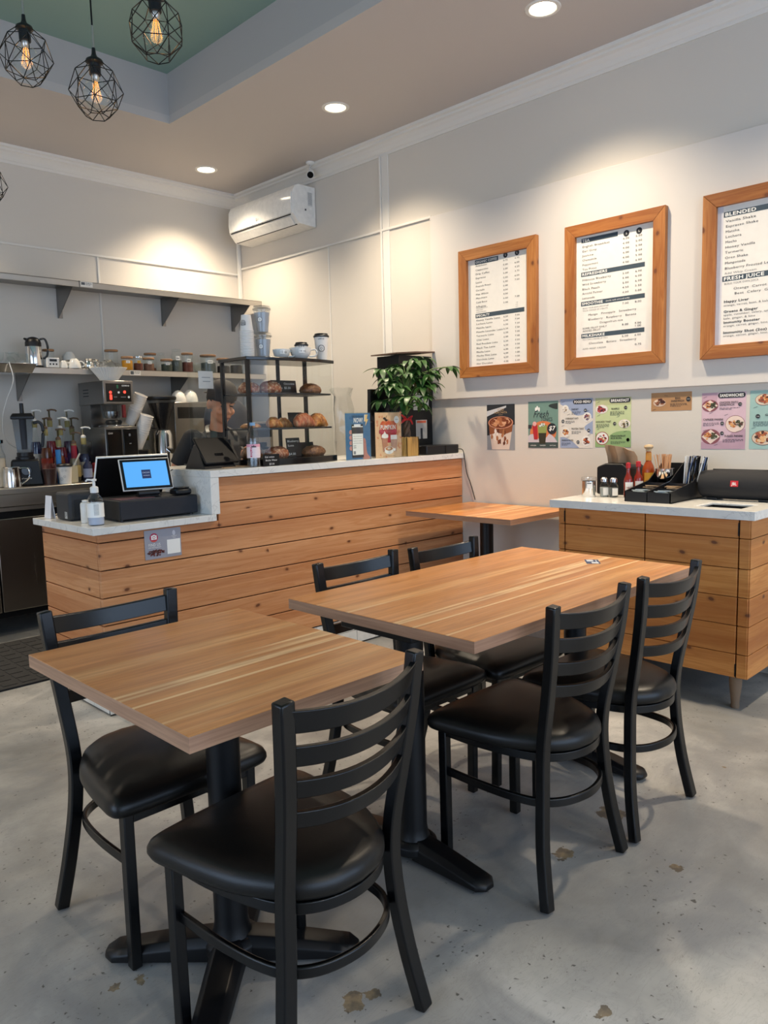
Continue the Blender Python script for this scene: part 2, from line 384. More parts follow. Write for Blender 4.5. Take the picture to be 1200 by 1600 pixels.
# ceiling with recessed tray
TX, TY, TZ = 2.715, 4.62, 3.535; TX0, TY0 = -1.9, -1.4
b = MB()
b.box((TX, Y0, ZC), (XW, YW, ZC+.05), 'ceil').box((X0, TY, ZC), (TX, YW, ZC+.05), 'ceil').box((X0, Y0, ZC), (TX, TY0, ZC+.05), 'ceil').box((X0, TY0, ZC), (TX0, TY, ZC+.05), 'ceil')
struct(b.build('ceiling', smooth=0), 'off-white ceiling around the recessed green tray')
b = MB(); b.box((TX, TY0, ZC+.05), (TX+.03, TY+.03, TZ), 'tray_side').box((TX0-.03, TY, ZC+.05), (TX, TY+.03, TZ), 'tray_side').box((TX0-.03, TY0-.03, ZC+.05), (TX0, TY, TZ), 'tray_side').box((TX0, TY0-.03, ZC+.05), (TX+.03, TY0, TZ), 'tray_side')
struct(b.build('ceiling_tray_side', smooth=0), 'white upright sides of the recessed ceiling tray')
struct(MB().box((TX0-.03, TY0-.03, TZ), (TX+.03, TY+.03, TZ+.04), 'green').build('ceiling_tray_top', smooth=0), 'green painted top of the recessed ceiling tray')
# crown mouldings
prof = [(0, 0), (0, -.105), (.009, -.105), (.012, -.088), (.018, -.084), (.030, -.062), (.048, -.042), (.064, -.034), (.066, -.022), (.082, -.016), (.085, 0)]
def crown(name, fn, a, c):
    b = MB(); vs = [fn(d, h, a) for d, h in prof] + [fn(d, h, c) for d, h in prof]; n = len(prof)
    b.add(vs, [tuple(range(n)), tuple(range(2*n-1, n-1, -1))] + [(i, n+i, n+(i+1) % n, (i+1) % n) for i in range(n)], 'trimw'); return struct(b.build(name, smooth=0))
crown('trim_1', lambda d, h, t: (XW-d, t, ZC+h), Y0, YW)['label'] = 'white crown moulding along the menu wall'
crown('trim_2', lambda d, h, t: (t, YW-d, ZC+h), X0, XW)['label'] = 'white crown moulding along the back wall'
# raised wall panel behind the boards, battens, seams
struct(MB().box((XW-.02, Y0, 1.437), (XW, 3.50, 2.634), 'wall_smooth').build('wall_right_panel', smooth=0, bevel=.003), 'smooth raised white panel behind the menu boards')
b = MB(); b.box((XW-.007, 3.89, 0), (XW, 3.955, 3.14), 'trimw').box((XW-.014, 3.958, 0), (XW, 3.974, 3.14), 'trimw'); struct(b.build('trim_3', smooth=0, bevel=.002), 'narrow upright batten on the menu wall')
struct(MB().box((XW-.012, 3.50, 2.626), (XW, YW, 2.642), 'trimw').build('trim_4', smooth=0, bevel=.003), 'thin horizontal moulding on the menu wall')
struct(MB().box((XW-.005, 4.54, 1.0), (XW, 4.55, 2.626), 'trimw').build('trim_5', smooth=0, bevel=.001))
struct(MB().box((X0, YW-.012, 2.582), (XW, YW, 2.598), 'trimw').build('trim_6', smooth=0, bevel=.003), 'thin horizontal moulding on the back wall')
struct(MB().box((2.683, YW-.008, .9), (2.699, YW, 2.582), 'trimw').build('trim_7', smooth=0, bevel=.002))
b = MB(); b.box((XW-.035, YW-.035, 0), (XW, YW, ZC-.09), 'trimw'); struct(b.build('trim_8', smooth=0, bevel=.01))
struct(MB().box((XW-.012, Y0, 0), (XW, 3.24, .09), 'trimw').build('baseboard_right', smooth=0, bevel=.002))

# ------------------------------------------------------------------ recessed downlights
def downlight(x, y, label):
    t = thing('downlight', label, 'ceiling light', (x, y, ZC), 0, 'recessed ceiling downlights')
    b = MB(); b.lathe([(.062, -.001), (.066, -.005), (.082, -.005), (.086, 0.0)], 'trimw', 32, cap=False); b.lathe([(.062, -.001), (.058, .003)], 'trimw', 32, cap=False); b.build('trim_ring', t)
    MB().lathe([(0, -.0008), (.0625, -.0008)], 'lamp_glow', 32, cap=False).build('lens', t)
    l = bpy.data.lights.new('downlight_lamp', 'SPOT'); l.energy = DOWN_W*4; l.color = (1, .83, .62); l.spot_size = math.radians(120); l.spot_blend = 1.0; l.shadow_soft_size = .055
    o = bpy.data.objects.new('downlight_lamp', l); C.objects.link(o); o.parent = t; o.location = (0, 0, -.02)
    return t
downlight(3.33, 2.211, 'glowing recessed downlight nearest the camera, above the middle menu board')
downlight(3.348, 3.729, 'glowing recessed downlight second along the row, left of the crown moulding')
downlight(3.368, 5.238, 'glowing recessed downlight farthest back, near the air conditioner')
for x, y in ((3.33, .69), (-.9, 5.24), (1.1, 5.24), (-2.3, 3.0), (.3, -1.95), (1.9, -1.95)): downlight(x, y, 'extra unseen recessed downlight outside the visible part of the ceiling')  # front pair and left one added, unseen, to brighten the tables

# ------------------------------------------------------------------ cage pendants
def pendant():
    t = thing('cage_pendant', '', 'pendant lamp', (0, 0, 0), 0, 'black wire cage pendant lamps')
    # local origin = cage centre
    R_ = .093; rings = [(.030, .085, 0, 6), (.072, .048, 0, 6), (R_, -.012, PI/6, 6), (.078, -.052, 0, 6), (.040, -.098, PI/6, 6)]
    pts = [[Vector((r*math.cos(o+2*PI*k/n), r*math.sin(o+2*PI*k/n), z)) for k in range(n)] for r, z, o, n in rings]
    b = MB(); e = .0016
    def ed(p, q): b.tube([p, q], e, 'black_metal', 5)
    for i in (1, 2, 3, 4):
        for k in range(6):
            ed(pts[i][k], pts[i][(k+1) % 6]) if i != 2 else None
    for k in range(6):
        ed(pts[0][k], pts[1][k])
        ed(pts[1][k], pts[2][k]); ed(pts[1][k], pts[2][(k-1) % 6]); ed(pts[2][k], pts[3][k]); ed(pts[2][k], pts[3][(k+1) % 6])
        ed(pts[3][k], pts[4][k]); ed(pts[3][k], pts[4][(k-1) % 6])
        ed(pts[1][k], pts[3][k]) if k % 2 == 0 else None
    b.build('wire_cage', t, smooth=60)
    s_ = MB(); s_.lathe([(0, .135), (.006, .135), (.008, .115), (.012, .105), (.028, .095), (.031, .086), (.021, .080), (.020, .045), (.018, .043), (0, .043)], 'black_plastic', 20).build('lamp_socket', t)
    MB().tube([(0, 0, .13), (0, 0, .21)], .0042, 'steel', 8).build('cable_sleeve', t)
    bl = MB(); pr = [(.0135, .043), (.0135, .034), (.018, .026), (.034, .014), (.044, -.004), (.0475, -.022), (.044, -.041), (.033, -.057), (.018, -.066), (0, -.069)]
    bl.lathe(pr, 'glass', 24, cap=False); g = bl.build('glass_bulb', t)
    f = MB()
    for k in range(4):
        a = PI/4+k*PI/2; f.tube([(.006*math.cos(a), .006*math.sin(a), .022), (.016*math.cos(a), .016*math.sin(a), -.034)], .0008, 'filament', 5)
    f.build('filament', g)
    MB().lathe([(.014, .045), (.014, .03), (.006, .02), (0, .02)], 'steel', 12).build('bulb_cap', g)
    return t
p0 = pendant()
P4 = [((1.194, 3.003, 2.656), 'black cage pendant at upper left, left of the lowest one', .3), ((1.338, 2.766, 2.505), 'black cage pendant hanging lowest of the three upper lamps', .0),
      ((1.375, 2.39, 2.588), 'black cage pendant nearest the camera, at the top edge', .5), ((1.455, 4.267, 2.547), 'black cage pendant half cut off by the left edge', .2)]
for i, (l, lab, rz) in enumerate(P4):
    q = p0 if i == 0 else dup(p0, l, rz, lab)
    q.location = l; q.rotation_euler = (math.radians([3, -2, 2, 0][i]), math.radians([2, 4, -2, 1][i])*0, rz); q['label'] = lab
    cb = MB(); cb.tube([(0, 0, .2), (0, 0, TZ-l[2]-.012)], .003, 'black_plastic', 6); q.rotation_euler = (0, 0, rz)
    cb.build('cable', q); MB().lathe([(0, TZ-l[2]), (.05, TZ-l[2]), (.05, TZ-l[2]-.02), (0, TZ-l[2]-.022)][::-1], 'black_plastic', 20).build('ceiling_rose', q)
# glow of each filament bulb
for l, lab, rz in P4:
    d = bpy.data.lights.new('bulb_glow', 'POINT'); d.energy = .3; d.color = (1, .55, .22); d.shadow_soft_size = .02
    o = bpy.data.objects.new('bulb_glow', d); C.objects.link(o); o.location = (l[0], l[1], l[2]-.01)

# ------------------------------------------------------------------ chairs
def bez(pts, n=10):
    """Catmull-Rom through pts"""
    P = [Vector(p) for p in pts]; P = [P[0]*2-P[1]] + P + [P[-1]*2-P[-2]]; out = []
    for i in range(1, len(P)-2):
        for k in range(n):
            t = k/n; a, b_, c, d = P[i-1], P[i], P[i+1], P[i+2]
            out.append(.5*((2*b_)+(-a+c)*t+(2*a-5*b_+4*c-d)*t*t+(-a+3*b_-3*c+d)*t**3))
    return out + [P[-2]]
def make_chair():
    t = thing('dining_chair', '', 'chair', (0, 0, 0), 0, 'black metal ladder-back chairs with vinyl seats')
    # back posts (leg and upright are one bent tube); forward is +y
    for s in (-1, 1):
        pts = bez([(s*.199, -.190, .004), (s*.178, -.163, .15), (s*.158, -.149, .30), (s*.153, -.148, .43), (s*.163, -.170, .58), (s*.174, -.187, .70), (s*.183, -.198, .822)], 5)
        b = MB(); b.tube(pts, 0, 'black_metal', sec=(.033, .028), up=(0, 1, 0)); o = b.build('back_leg', t, bevel=.004)
        f = MB(); f.tube([(s*.172, .178, .004), (s*.172, .182, .40)], 0, 'black_metal', sec=(.026, .028), up=(0, 1, 0)); f.build('front_leg', t, bevel=.003)
    # slats bowed backwards, tapering in height toward the posts
    for i, (z, hh) in enumerate(((.782, .044), (.715, .040), (.650, .037), (.588, .034))):
        yz = -.172-.026*(z-.588)/.2; hw = .158+.018*(z-.588)/.2
        b = MB(); n = 14; vs = []; fs = []
        for k in range(n+1):
            u = -1+2*k/n; x = u*hw; y = yz-.038*(1-u*u); zc = z-.013*(1-u*u)
            for dy, dz in ((-.0075, -hh/2), (.0075, -hh/2), (.0075, hh/2), (-.0075, hh/2)): vs.append((x, y+dy-(dz*.24), zc+dz))
        for k in range(n):
            a, c = k*4, k*4+4
            for j in range(4): fs.append((a+j, c+j, c+(j+1) % 4, a+(j+1) % 4))
        fs += [(0, 1, 2, 3), (n*4+3, n*4+2, n*4+1, n*4)]
        b.add(vs, fs, 'black_metal'); b.build('back_slat', t, bevel=.002)
    # seat cushion
    def outline(sx, sy, k=28):
        pts = []
        # front corners, straight front, round back
        ctrl = [(0, .228), (.13, .227), (.200, .217), (.218, .192), (.216, .14), (.207, .06), (.190, -.03), (.160, -.10), (.122, -.158), (.065, -.197), (0, -.208)]
        right = bez([(x, y, 0) for x, y in ctrl], 4); right = [(p.x, p.y) for p in right]
        left = [(-x, y) for x, y in right[-2:0:-1]]
        return [(x*sx, y*sy) for x, y in right+left]
    lay = [(.94, .401), (.98, .405), (1.0, .415), (.997, .427), (.972, .439), (.90, .450), (.74, .458), (.5, .462), (.2, .463)]
    b = MB(); vs = []; N = len(outline(1, 1))
    for sc, z in lay: vs += [(x, y+.004, z) for x, y in outline(sc, sc)]
    fs = [tuple(range(N))]
    for i in range(len(lay)-1):
        for k in range(N): fs.append((i*N+k, (i+1)*N+k, (i+1)*N+(k+1) % N, i*N+(k+1) % N))
    fs.append(tuple((len(lay)-1)*N+k for k in range(N-1, -1, -1)))
    b.add(vs, fs, 'vinyl'); b.build('seat', t, smooth=60)
    # seat frame under the cushion
    hf = [(.172, .185, .388), (.172, .06, .388), (.155, -.06, .388), (.128, -.13, .388), (.075, -.175, .388), (0, -.192, .388)]; fr = bez(hf + [(-x, y, z) for x, y, z in hf[-2::-1]], 5)
    b = MB(); b.tube(fr, 0, 'black_metal', sec=(.014, .024)); b.tube([(-.17, .182, .385), (.17, .182, .385)], 0, 'black_metal', sec=(.02, .03)); b.build('seat_frame', t, bevel=.002)
    # foot ring
    hr = [(.166, .175, .265), (.170, .04, .265), (.162, -.07, .265), (.140, -.135, .265), (.085, -.180, .265), (0, -.198, .265)]; rg = bez(hr + [(-x, y, z) for x, y, z in hr[-2::-1]], 5)
    MB().tube(rg, 0, 'black_metal', sec=(.012, .024)).build('foot_ring', t, bevel=.003)
    return t
ch = make_chair()
CH = [((.928, 1.244, 0), .087, 'black ladder-back chair in front of the near square table, back to the camera'),
      ((.933, 1.842, 0), PI, 'black ladder-back chair on the far side of the near square table'),
      ((1.81, 1.250, 0), 0, 'left of two black chairs on the near side of the long table'),
      ((2.277, 1.245, 0), 0, 'right of two black chairs on near side of the long table'),
      ((1.83, 1.80, 0), PI, 'left of two black chairs on the far side of the long table'),
      ((2.265, 1.765, 0), PI, 'right of two black chairs on far side of the long table')]
for i, (l, rz, lab) in enumerate(CH):
    q = ch if i == 0 else dup(ch, l, rz, lab); q.location = l; q.rotation_euler.z = rz; q['label'] = lab

# ------------------------------------------------------------------ tables
def table(name, x0, x1, y0, y1, bases, label, zt=.76, thick=.031):
    cx, cy = (x0+x1)/2, (y0+y1)/2; t = thing(name, label, 'table', (cx, cy, 0), 0, 'wood laminate cafe tables with black bases')
    hx, hy = (x1-x0)/2, (y1-y0)/2
    b = MB(); b.box((-hx, -hy, zt-thick), (hx, hy, zt-.0008), 'edge')
    e = .0015; b.add([(-hx+e, -hy+e, zt), (hx-e, -hy+e, zt), (hx-e, hy-e, zt), (-hx+e, hy-e, zt)], [(0, 1, 2, 3)], 'laminate')
    b.add([(-hx, -hy, zt-.0008), (hx, -hy, zt-.0008), (hx, hy, zt-.0008), (-hx, hy, zt-.0008), (-hx+e, -hy+e, zt), (hx-e, -hy+e, zt), (hx-e, hy-e, zt), (-hx+e, hy-e, zt)], [(0, 1, 5, 4), (1, 2, 6, 5), (2, 3, 7, 6), (3, 0, 4, 7)], 'laminate')
    b.build('tabletop', t, smooth=0)
    for bx, by, arms, L_ in bases:
        ox, oy = bx-cx, by-cy
        p = MB(); p.lathe([(.055, .055), (.045, .075), (.041, .10), (.040, .60), (.040, zt-thick-.02)], 'black_matte', 28, (ox, oy, 0)); p.build('pedestal_column', t)
        pl = MB(); pl.box((ox-.14, oy-.14, zt-thick-.022), (ox+.14, oy+.14, zt-thick-.0005), 'black_matte'); pl.build('mounting_plate', t, bevel=.004)
        f = MB(); f.lathe([(.055, .02), (.07, .03), (.07, .052), (.055, .066), (.05, .066)], 'black_matte', 24, (ox, oy, 0))
        for a in arms:
            ca, sa = math.cos(a), math.sin(a); n = 12; vs = []; fs = []
            for k in range(n+1):
                u = k/n; d = .03+(L_-.03)*u; wd = .043-.005*u; top = .070-.036*u**1.3; bot = .012+.0*u
                if u > .93: wd *= .8
                if k == n: wd *= .55; top -= .006
                sec = [(-wd, bot), (wd, bot), (wd, top*.72), (wd*.62, top), (-wd*.62, top), (-wd, top*.72)]
                vs += [(ox+ca*d-sa*x, oy+sa*d+ca*x, z) for x, z in sec]
            for k in range(n):
                for j in range(6): fs.append((k*6+j, k*6+(j+1) % 6, k*6+6+(j+1) % 6, k*6+6+j))
            fs += [tuple(range(5, -1, -1)), tuple(n*6+j for j in range(6))]
            f.add(vs, fs, 'black_matte'); f.lathe([(.016, 0), (.018, .013)], 'black_plastic', 12, (ox+ca*(L_-.03), oy+sa*(L_-.03), 0))
        f.build('pedestal_foot', t, smooth=50, bevel=.003)
    return t
d4 = [PI/4+k*PI/2 for k in range(4)]
table('cafe_table', .649, 1.249, 1.152, 1.885, [(.95, 1.53, d4, .31)], 'small wood-topped table at lower left on a four-foot black pedestal')
table('cafe_table', 1.42, 2.649, 1.14, 1.868, [(1.575, 1.505, (-PI/2, PI/2), .285), (2.475, 1.505, (-PI/2, PI/2), .285)], 'long wood-topped table in the middle with two black pedestals')
table('cafe_table', 3.34, 3.948, 2.426, 3.197, [(3.655, 2.83, d4, .26)], 'small wood-topped table against the menu wall between the bar and the cabinet')
st = MB(); st.frame((2.50, 1.415, .7603), (.8, .6, 0), (-.6, .8, 0)); st.rect(0, 0, .085, .05, '#2d3f63', .0002); st.rect(.006, .006, .034, .03, '#c9ccd2', .0005); st.rect(.045, .02, .08, .044, '#b9bfca', .0005); st.rect(.04, .008, .07, .012, '#b9bfca', .0005)
tag(st.build('table_sticker', smooth=0), 'small blue and white sticker on the far end of the long table', 'sticker')
# ------------------------------------------------------------------ plank-clad bar
BZ = [.834, .795, .670, .545, .420, .295, .168]          # plank joints, low part
def planks(b, x0, x1, y, zs, m='pine_board', d=.018, face='y'):
    for z1, z0 in zip(zs, zs[1:]):
        if face == 'y': b.box((x0, y, z0+.0022), (x1, y+d, z1-.003), m)
        else: b.box((y, x0, z0+.0022), (y+d, x1, z1-.0022), m)
bar = thing('service_bar', 'knotty pine plank-clad service bar with white tile plinth', 'counter', (0, 0, 0))
b = MB(); planks(b, 1.455, 2.073, 3.268, [.834, .795]); planks(b, 1.455, XW-.003, 3.268, BZ[1:]); planks(b, 2.0735, XW-.003, 3.268, [1.047, .920, .795]); b.build('front_cladding', bar, bevel=.0025)
b = MB(); planks(b, 3.29, 3.90, 1.455, BZ, face='x'); b.build('side_cladding', bar, bevel=.0025)
b = MB(); b.box((1.474, 3.287, .0), (XW-.003, 3.90, .832), 'gap'); b.box((2.08, 3.287, .8325), (XW-.003, 3.84, 1.045), 'gap'); b.build('carcass', bar, smooth=0)
b = MB(); x = 1.462
b.box((1.464, 3.279, 0), (XW-.003, 3.2865, .165), 'grout')
while x < XW-.02:
    b.box((x, 3.272, .088), (min(x+.149, XW-.004), 3.279, .163), 'tile'); b.box((x, 3.272, .010), (min(x+.149, XW-.004), 3.279, .085), 'tile'); x += .152
y = 3.29
while y < 3.88:
    b.box((1.461, y, .088), (1.470, y+.149, .163), 'tile'); b.box((1.461, y, .010), (1.470, y+.149, .085), 'tile'); y += .152
b.build('tile_plinth', bar, smooth=0, bevel=.001)
top = thing('quartz_worktop', 'white veined quartz bar top stepping up from till level to display level', 'countertop', (0, 0, 0))
MB().box((1.425, 3.245, .8345), (2.049, 3.93, .866), 'quartz').build('low_slab', top, bevel=.0015)
MB().box((2.024, 3.245, 1.0475), (XW-.002, 3.87, 1.082), 'quartz').build('raised_slab', top, bevel=.0015)
MB().box((2.024, 3.247, .8665), (2.072, 3.868, 1.0470), 'quartz').build('waterfall_panel', top, bevel=.0015)
b = MB().frame((1.672, 3.2655, .690), (1, 0, 0), (0, 0, 1)); b.rect(0, 0, .186, .135, '#9a9aa4', 0); b.rect(-.0005, -.0005, .1865, .1355, '#9a9aa4', -.0004)
b.disc(.047, .099, .021, '#c02850'); b.disc(.047, .093, .014, '#c9643e', .001); b.disc(.047, .101, .018, '#b3224e', .0012)
b.rect(.033, .090, .061, .110, 'white_ink', .0016); b.rect(.041, .110, .053, .113, 'white_ink', .0016); b.disc(.047, .100, .007, '#b3224e', .002); b.disc(.047, .100, .0045, 'white_ink', .0023)
b.text('FIND US', .018, .060, .013, 'white_ink', .06); b.text('ON INSTAGRAM', .016, .051, .0055, 'white_ink', .064)
for i in range(60):
    a = random.uniform(0, 2*PI); r = random.random()**.5; b.disc(.055+.042*r*math.cos(a), .028+.014*r*math.sin(a), .0055, random.choice(('#4a1d16', '#6b2a1c', '#2f120e', '#5a1a14')), .001+i*.00002, .0032, 8)
b.rect(.112, .014, .181, .082, 'white_ink', .0012)
b.disc(.150, .112, .008, '#c7c7cf', .001, .012); b.text('coffee', .150, .096, .004, 'white_ink', .028, align='c'); b.text('Shop', .150, .088, .005, 'white_ink', .014, align='c')
tag(b.build('counter_sign', smooth=0), 'grey sign with coffee beans and a camera badge stuck on the pine bar front', 'sign')

# ------------------------------------------------------------------ right plank cabinet
XC = 3.36
cab = thing('plank_cabinet', 'two-door pine plank cabinet on short turned legs by the menu wall', 'cabinet', (0, 0, 0))
CZ = [.843, .761, .630, .504, .378, .252, .145]
def po(b, y0, y1, x=XC): 
    for z1, z0 in zip(CZ, CZ[1:]): b.box((x, y0, z0+.0015), (x+.018, y1, z1-.0015), 'pine_orange')
for y0, y1, lab in ((1.679, 2.102, None), (1.253, 1.673, None)):
    b = MB(); po(b, y0, y1); b.box((XC+.0185, y0, .147), (XC+.028, y1, .841), 'gap'); b.build('door', cab, bevel=.002)
[(lambda b: (po(b, ya, yb), b.build('face_stile', cab, bevel=.002)))(MB()) for ya, yb in ((2.108, 2.140), (1.205, 1.247))]
for xa, ya, yb in ((XC+.004, 1.200, 1.2045), (XC+.02, 2.1405, 2.145)):
    b = MB(); [b.box((xa, ya, z0+.0015), (XW-.003, yb, z1-.0015), 'pine_orange') for z1, z0 in zip(CZ, CZ[1:])]; b.build('side_cladding', cab, bevel=.001)
MB().box((XC+.029, 1.205, .146), (XW-.004, 2.14, .8425), 'gap').build('carcass', cab, smooth=0)
for y in (1.2485, 2.1035):
    for z in (.80, .18): MB().box((XC-.002, y, z-.028), (XC+.004, y+.005, z+.028), 'black_metal').build('hinge', cab)
for y in (1.26, 2.08):
    for x in (XC+.035, XW-.06): MB().lathe([(.017, 0), (.019, .01), (.017, .02), (.020, .05), (.026, .10), (.028, .146)], '#75614e', 16, (x, y, 0)).build('leg', cab)
ct = thing('quartz_countertop', 'white quartz countertop with a cut-out opening on the pine cabinet', 'countertop', (0, 0, 0))
b = MB(); hx0, hx1, hy0, hy1 = 3.425, 3.615, 1.262, 1.475; x0, x1, y0, y1 = 3.334, XW-.022, 1.178, 2.178; z0, z1 = .8445, .882
vs = []; 
for z in (z0, z1): vs += [(x0, y0, z), (x1, y0, z), (x1, y1, z), (x0, y1, z), (hx0, hy0, z), (hx1, hy0, z), (hx1, hy1, z), (hx0, hy1, z)]
fs = []
for i in range(4):
    j = (i+1) % 4; fs += [(i+8, j+8, j+12, i+12), (j, i, i+4, j+4), (i, j, j+8, i+8), (j+4, i+4, i+12, j+12)]
b.add(vs, fs, 'quartz'); b.build('slab', ct, smooth=0, bevel=.0012)
b = MB(); wl = .012
for a, c in (((hx0, hy0), (hx1, hy0+wl)), ((hx0, hy1-wl), (hx1, hy1)), ((hx0, hy0+wl), (hx0+wl, hy1-wl)), ((hx1-wl, hy0+wl), (hx1, hy1-wl))): b.box((a[0]+.0005*0, a[1], .845), (c[0], c[1], .8795), 'quartz')
[b.box((xa, ya, .8452), (xb_, yb_, .8725), 'black_matte') for xa, ya, xb_, yb_ in ((hx0+wl, hy0+wl, hx1-wl, hy0+wl+.002), (hx0+wl, hy1-wl-.002, hx1-wl, hy1-wl), (hx1-wl-.002, hy0+wl, hx1-wl, hy1-wl))]  # black liner and bottom paint in the darkness inside the opening
b.box((hx0+wl, hy0+wl, .8432), (hx1-wl, hy1-wl, .8440), 'black_matte'); b.build('opening_rim', ct, smooth=0)

# ------------------------------------------------------------------ menu boards
def menu(name, y0, y1, label, fill, grp='wood-framed menu boards'):
    """y0 = image-left (large y) .. y1; front at x=3.915"""
    zb, zt = 1.566, 2.361; xf = 3.915; xb = XW-.0205; W = y0-y1; fw = .066
    t = thing(name, label, 'menu board', (xb, (y0+y1)/2, zb), 0, grp); t.location = (0, 0, 0)
    def rail(pts, m, nm): b = MB(); b.extr([(xf, y, z) for y, z in pts], (xb-xf, 0, 0), m); b.build(nm, t, smooth=0, bevel=.0015)
    g = .0006
    rail([(y0-g, zt), (y0-fw-g, zt-fw), (y1+fw+g, zt-fw), (y1+g, zt)], 'frame_h', 'top_rail'); rail([(y0-g, zb), (y1+g, zb), (y1+fw+g, zb+fw), (y0-fw-g, zb+fw)], 'frame_h', 'bottom_rail')
    rail([(y0, zb+g), (y0-fw, zb+fw+g), (y0-fw, zt-fw-g), (y0, zt-g)], 'frame_v', 'side_rail'); rail([(y1, zb+g), (y1, zt-g), (y1+fw, zt-fw-g), (y1+fw, zb+fw+g)], 'frame_v', 'side_rail')
    w_, h_ = W-2*fw, zt-zb-2*fw
    b = MB().frame((xb-.010, y0-fw, zb+fw), (0, -1, 0), (0, 0, 1)); b.rect(-.004, -.004, w_+.004, h_+.004, 'paper', 0)
    fill(b, w_, h_); b.build('printed_sheet', t, smooth=0); return t
def bar_(b, x0, x1, yc, hh, st, w=None, size=.014): b.rect(x0, yc-hh/2, x1, yc+hh/2, 'slate', .0005); b.text(st, x0+.006, yc-size/2, size, 'white_ink', w, bold=True)
def m1(b, W, H):
    Y = lambda v: H*(1-v); v = lambda p: (p-318+20-12*((p-318)/1100))/1107
    bar_(b, .055, .235, Y(v(330)), .028, 'ORGANIC COFFEE', .165, .0145)
    for k, x in enumerate((.29, .375)): b.disc(x, Y(v(315)), .016, 'ink', .0008); b.text('SL'[k], x, Y(v(315))-.006, .012, 'white_ink', align='c')
    rows = [('Americano', 365, '3.75', '4.75'), ('Cappuccino', 408, '5.00', '6.00'), ('Drip Coffee', 450, '3.50', '4.25'), ('Espresso', 492, '3.00', '3.75'), ('Latte', 537, '5.00', '6.00'), ('French Press', 577, '5.00', '7.50'), ('Cortado', 618, '5.00', ''), ('Flat White', 660, '4.00', ''), ('Macchiato', 700, '4.00', ''), ('Cold Brew', 743, '6.00', '7.00'), ('Affogato', 787, '5.00', '')]
    r2 = [('Honey Vanilla Latte', 930), ('Lechera Latte', 968), ('Matcha Latte', 1010), ('Matcha Lavender Latte', 1052), ('Turmeric Latte', 1093), ('Chai Latte', 1135), ('Red Rooibos Latte', 1178), ('Black Tea Latte', 1220), ('Mocha Latte', 1262), ('Mocha Mint Latte', 1302), ('Horchata Latte', 1342), ('Hot Chocolate', 1385)]
    for i, (n, p, a, c) in enumerate(rows+[(n, p, ('6.00', '6.00', '6.50', '6.50')[i % 4] if n != 'Hot Chocolate' else '4.00', ('7.00', '7.00', '7.50', '7.50')[i % 4] if n != 'Hot Chocolate' else '5.00') for i, (n, p) in enumerate(r2)]):
        y = Y(v(p))-.006; b.text(n, .06, y, .0105, 'ink', len(n)*.0098)
        if a: b.text(a, .272, y+.001, .0095, 'ink', .034)
        if c: b.text(c, .357, y+.001, .0095, 'ink', .034)
    for p, st, c in ((806, 'WITH ESPRESSO SHOT', '1.50'), (826, 'EXTRA SHOT', '0.75'), (846, 'ALTERNATIVE MILK', '0.75')): b.text(st, .06, Y(v(p))-.003, .006, 'grey_ink'); b.text(c, .363, Y(v(p))-.003, .0065, 'grey_ink')
    bar_(b, .055, W-.03, Y(v(885)), .026, 'SPECIALTY', .105)
def m2(b, W, H):
    Y = lambda p: H*(1-(p-275)/1195); X = lambda p: (p-120)/740*W
    bar_(b, X(170), X(525), Y(318), .024, 'TEA', .045)
    for k, x in enumerate((605, 722)): b.disc(X(x), Y(330), .017, 'ink', .0008); b.text('SL'[k], X(x), Y(330)-.006, .012, 'white_ink', align='c')
    for n, p, a, c in (('English Breakfast', 378, '4.00', '5.00'), ('Earl Grey', 422, '4.00', '5.00'), ('Jasmine', 466, '4.00', '5.00'), ('Chamomile', 510, '4.00', '5.00'), ('Peppermint', 555, '4.00', '5.00'), ('Tea Press', 600, '4.00', '6.00'), ('Hibiscus Blueberry', 704, '5.00', '6.00'), ('Wild Strawberry', 748, '5.00', '6.00'), ('Black Peach', 794, '5.00', '6.00'), ('Arnold Palmer', 838, '4.50', '5.50'), ('Lemonade', 884, '4.00', '5.00')):
        y = Y(p)-.005; b.text(n, X(180), y, .011, 'ink', len(n)*.0098); b.text(a, X(572), y+.002, .010, 'ink', .037); b.text(c, X(690), y+.002, .010, 'ink', .037)
    bar_(b, X(168), X(777), Y(648), .024, 'REFRESHERS', .155); bar_(b, X(168), X(780), Y(938), .024, 'SMOOTHIE', .13); b.text('(made with almond milk)', X(415), Y(938)-.004, .008, 'white_ink', .14); bar_(b, X(172), X(780), Y(1258), .024, 'MILKSHAKE', .14)
    b.text('BUILD YOUR OWN SMOOTHIE', X(186), Y(990), .008, 'grey_ink', .16); b.text('YOUR CHOICE OF 2 FRUITS', X(186), Y(1015), .008, 'grey_ink', .155); b.text('7.00', X(572), Y(994), .010, 'ink', .037); b.text('8.00', X(690), Y(994), .010, 'ink', .037)
    b.text('Mango   Pineapple   Strawberry', X(242), Y(1062), .0105, 'ink', .288); b.text('Blueberry   Raspberry   Banana', X(242), Y(1108), .0105, 'ink', .288); b.text('Dragonfruit mix', X(357), Y(1150), .0105, 'ink', .14)
    b.text('SOME FRUIT ONLY', X(186), Y(1192), .010, 'ink', .15); b.text('ADDED FRUIT', X(186), Y(1218), .010, 'ink', .112); b.text('8.00', X(572), Y(1196), .010, 'ink', .037); b.text('9.00', X(690), Y(1196), .010, 'ink', .037); b.text('1.00', X(690), Y(1222), .010, 'ink', .037)
    b.text('YOU CAN CHOOSE UP TO 2', X(186), Y(1302), .008, 'grey_ink', .155); b.text('5.00', X(572), Y(1308), .010, 'ink', .037); b.text('6.00', X(690), Y(1308), .010, 'ink', .037)
    b.text('Chocolate   Banana   Strawberry', X(248), Y(1345), .0105, 'ink', .286); b.text('ADD WHIP CREAM', X(186), Y(1395), .0085, 'grey_ink', .145); b.text('0.75', X(694), Y(1398), .010, 'ink', .037)
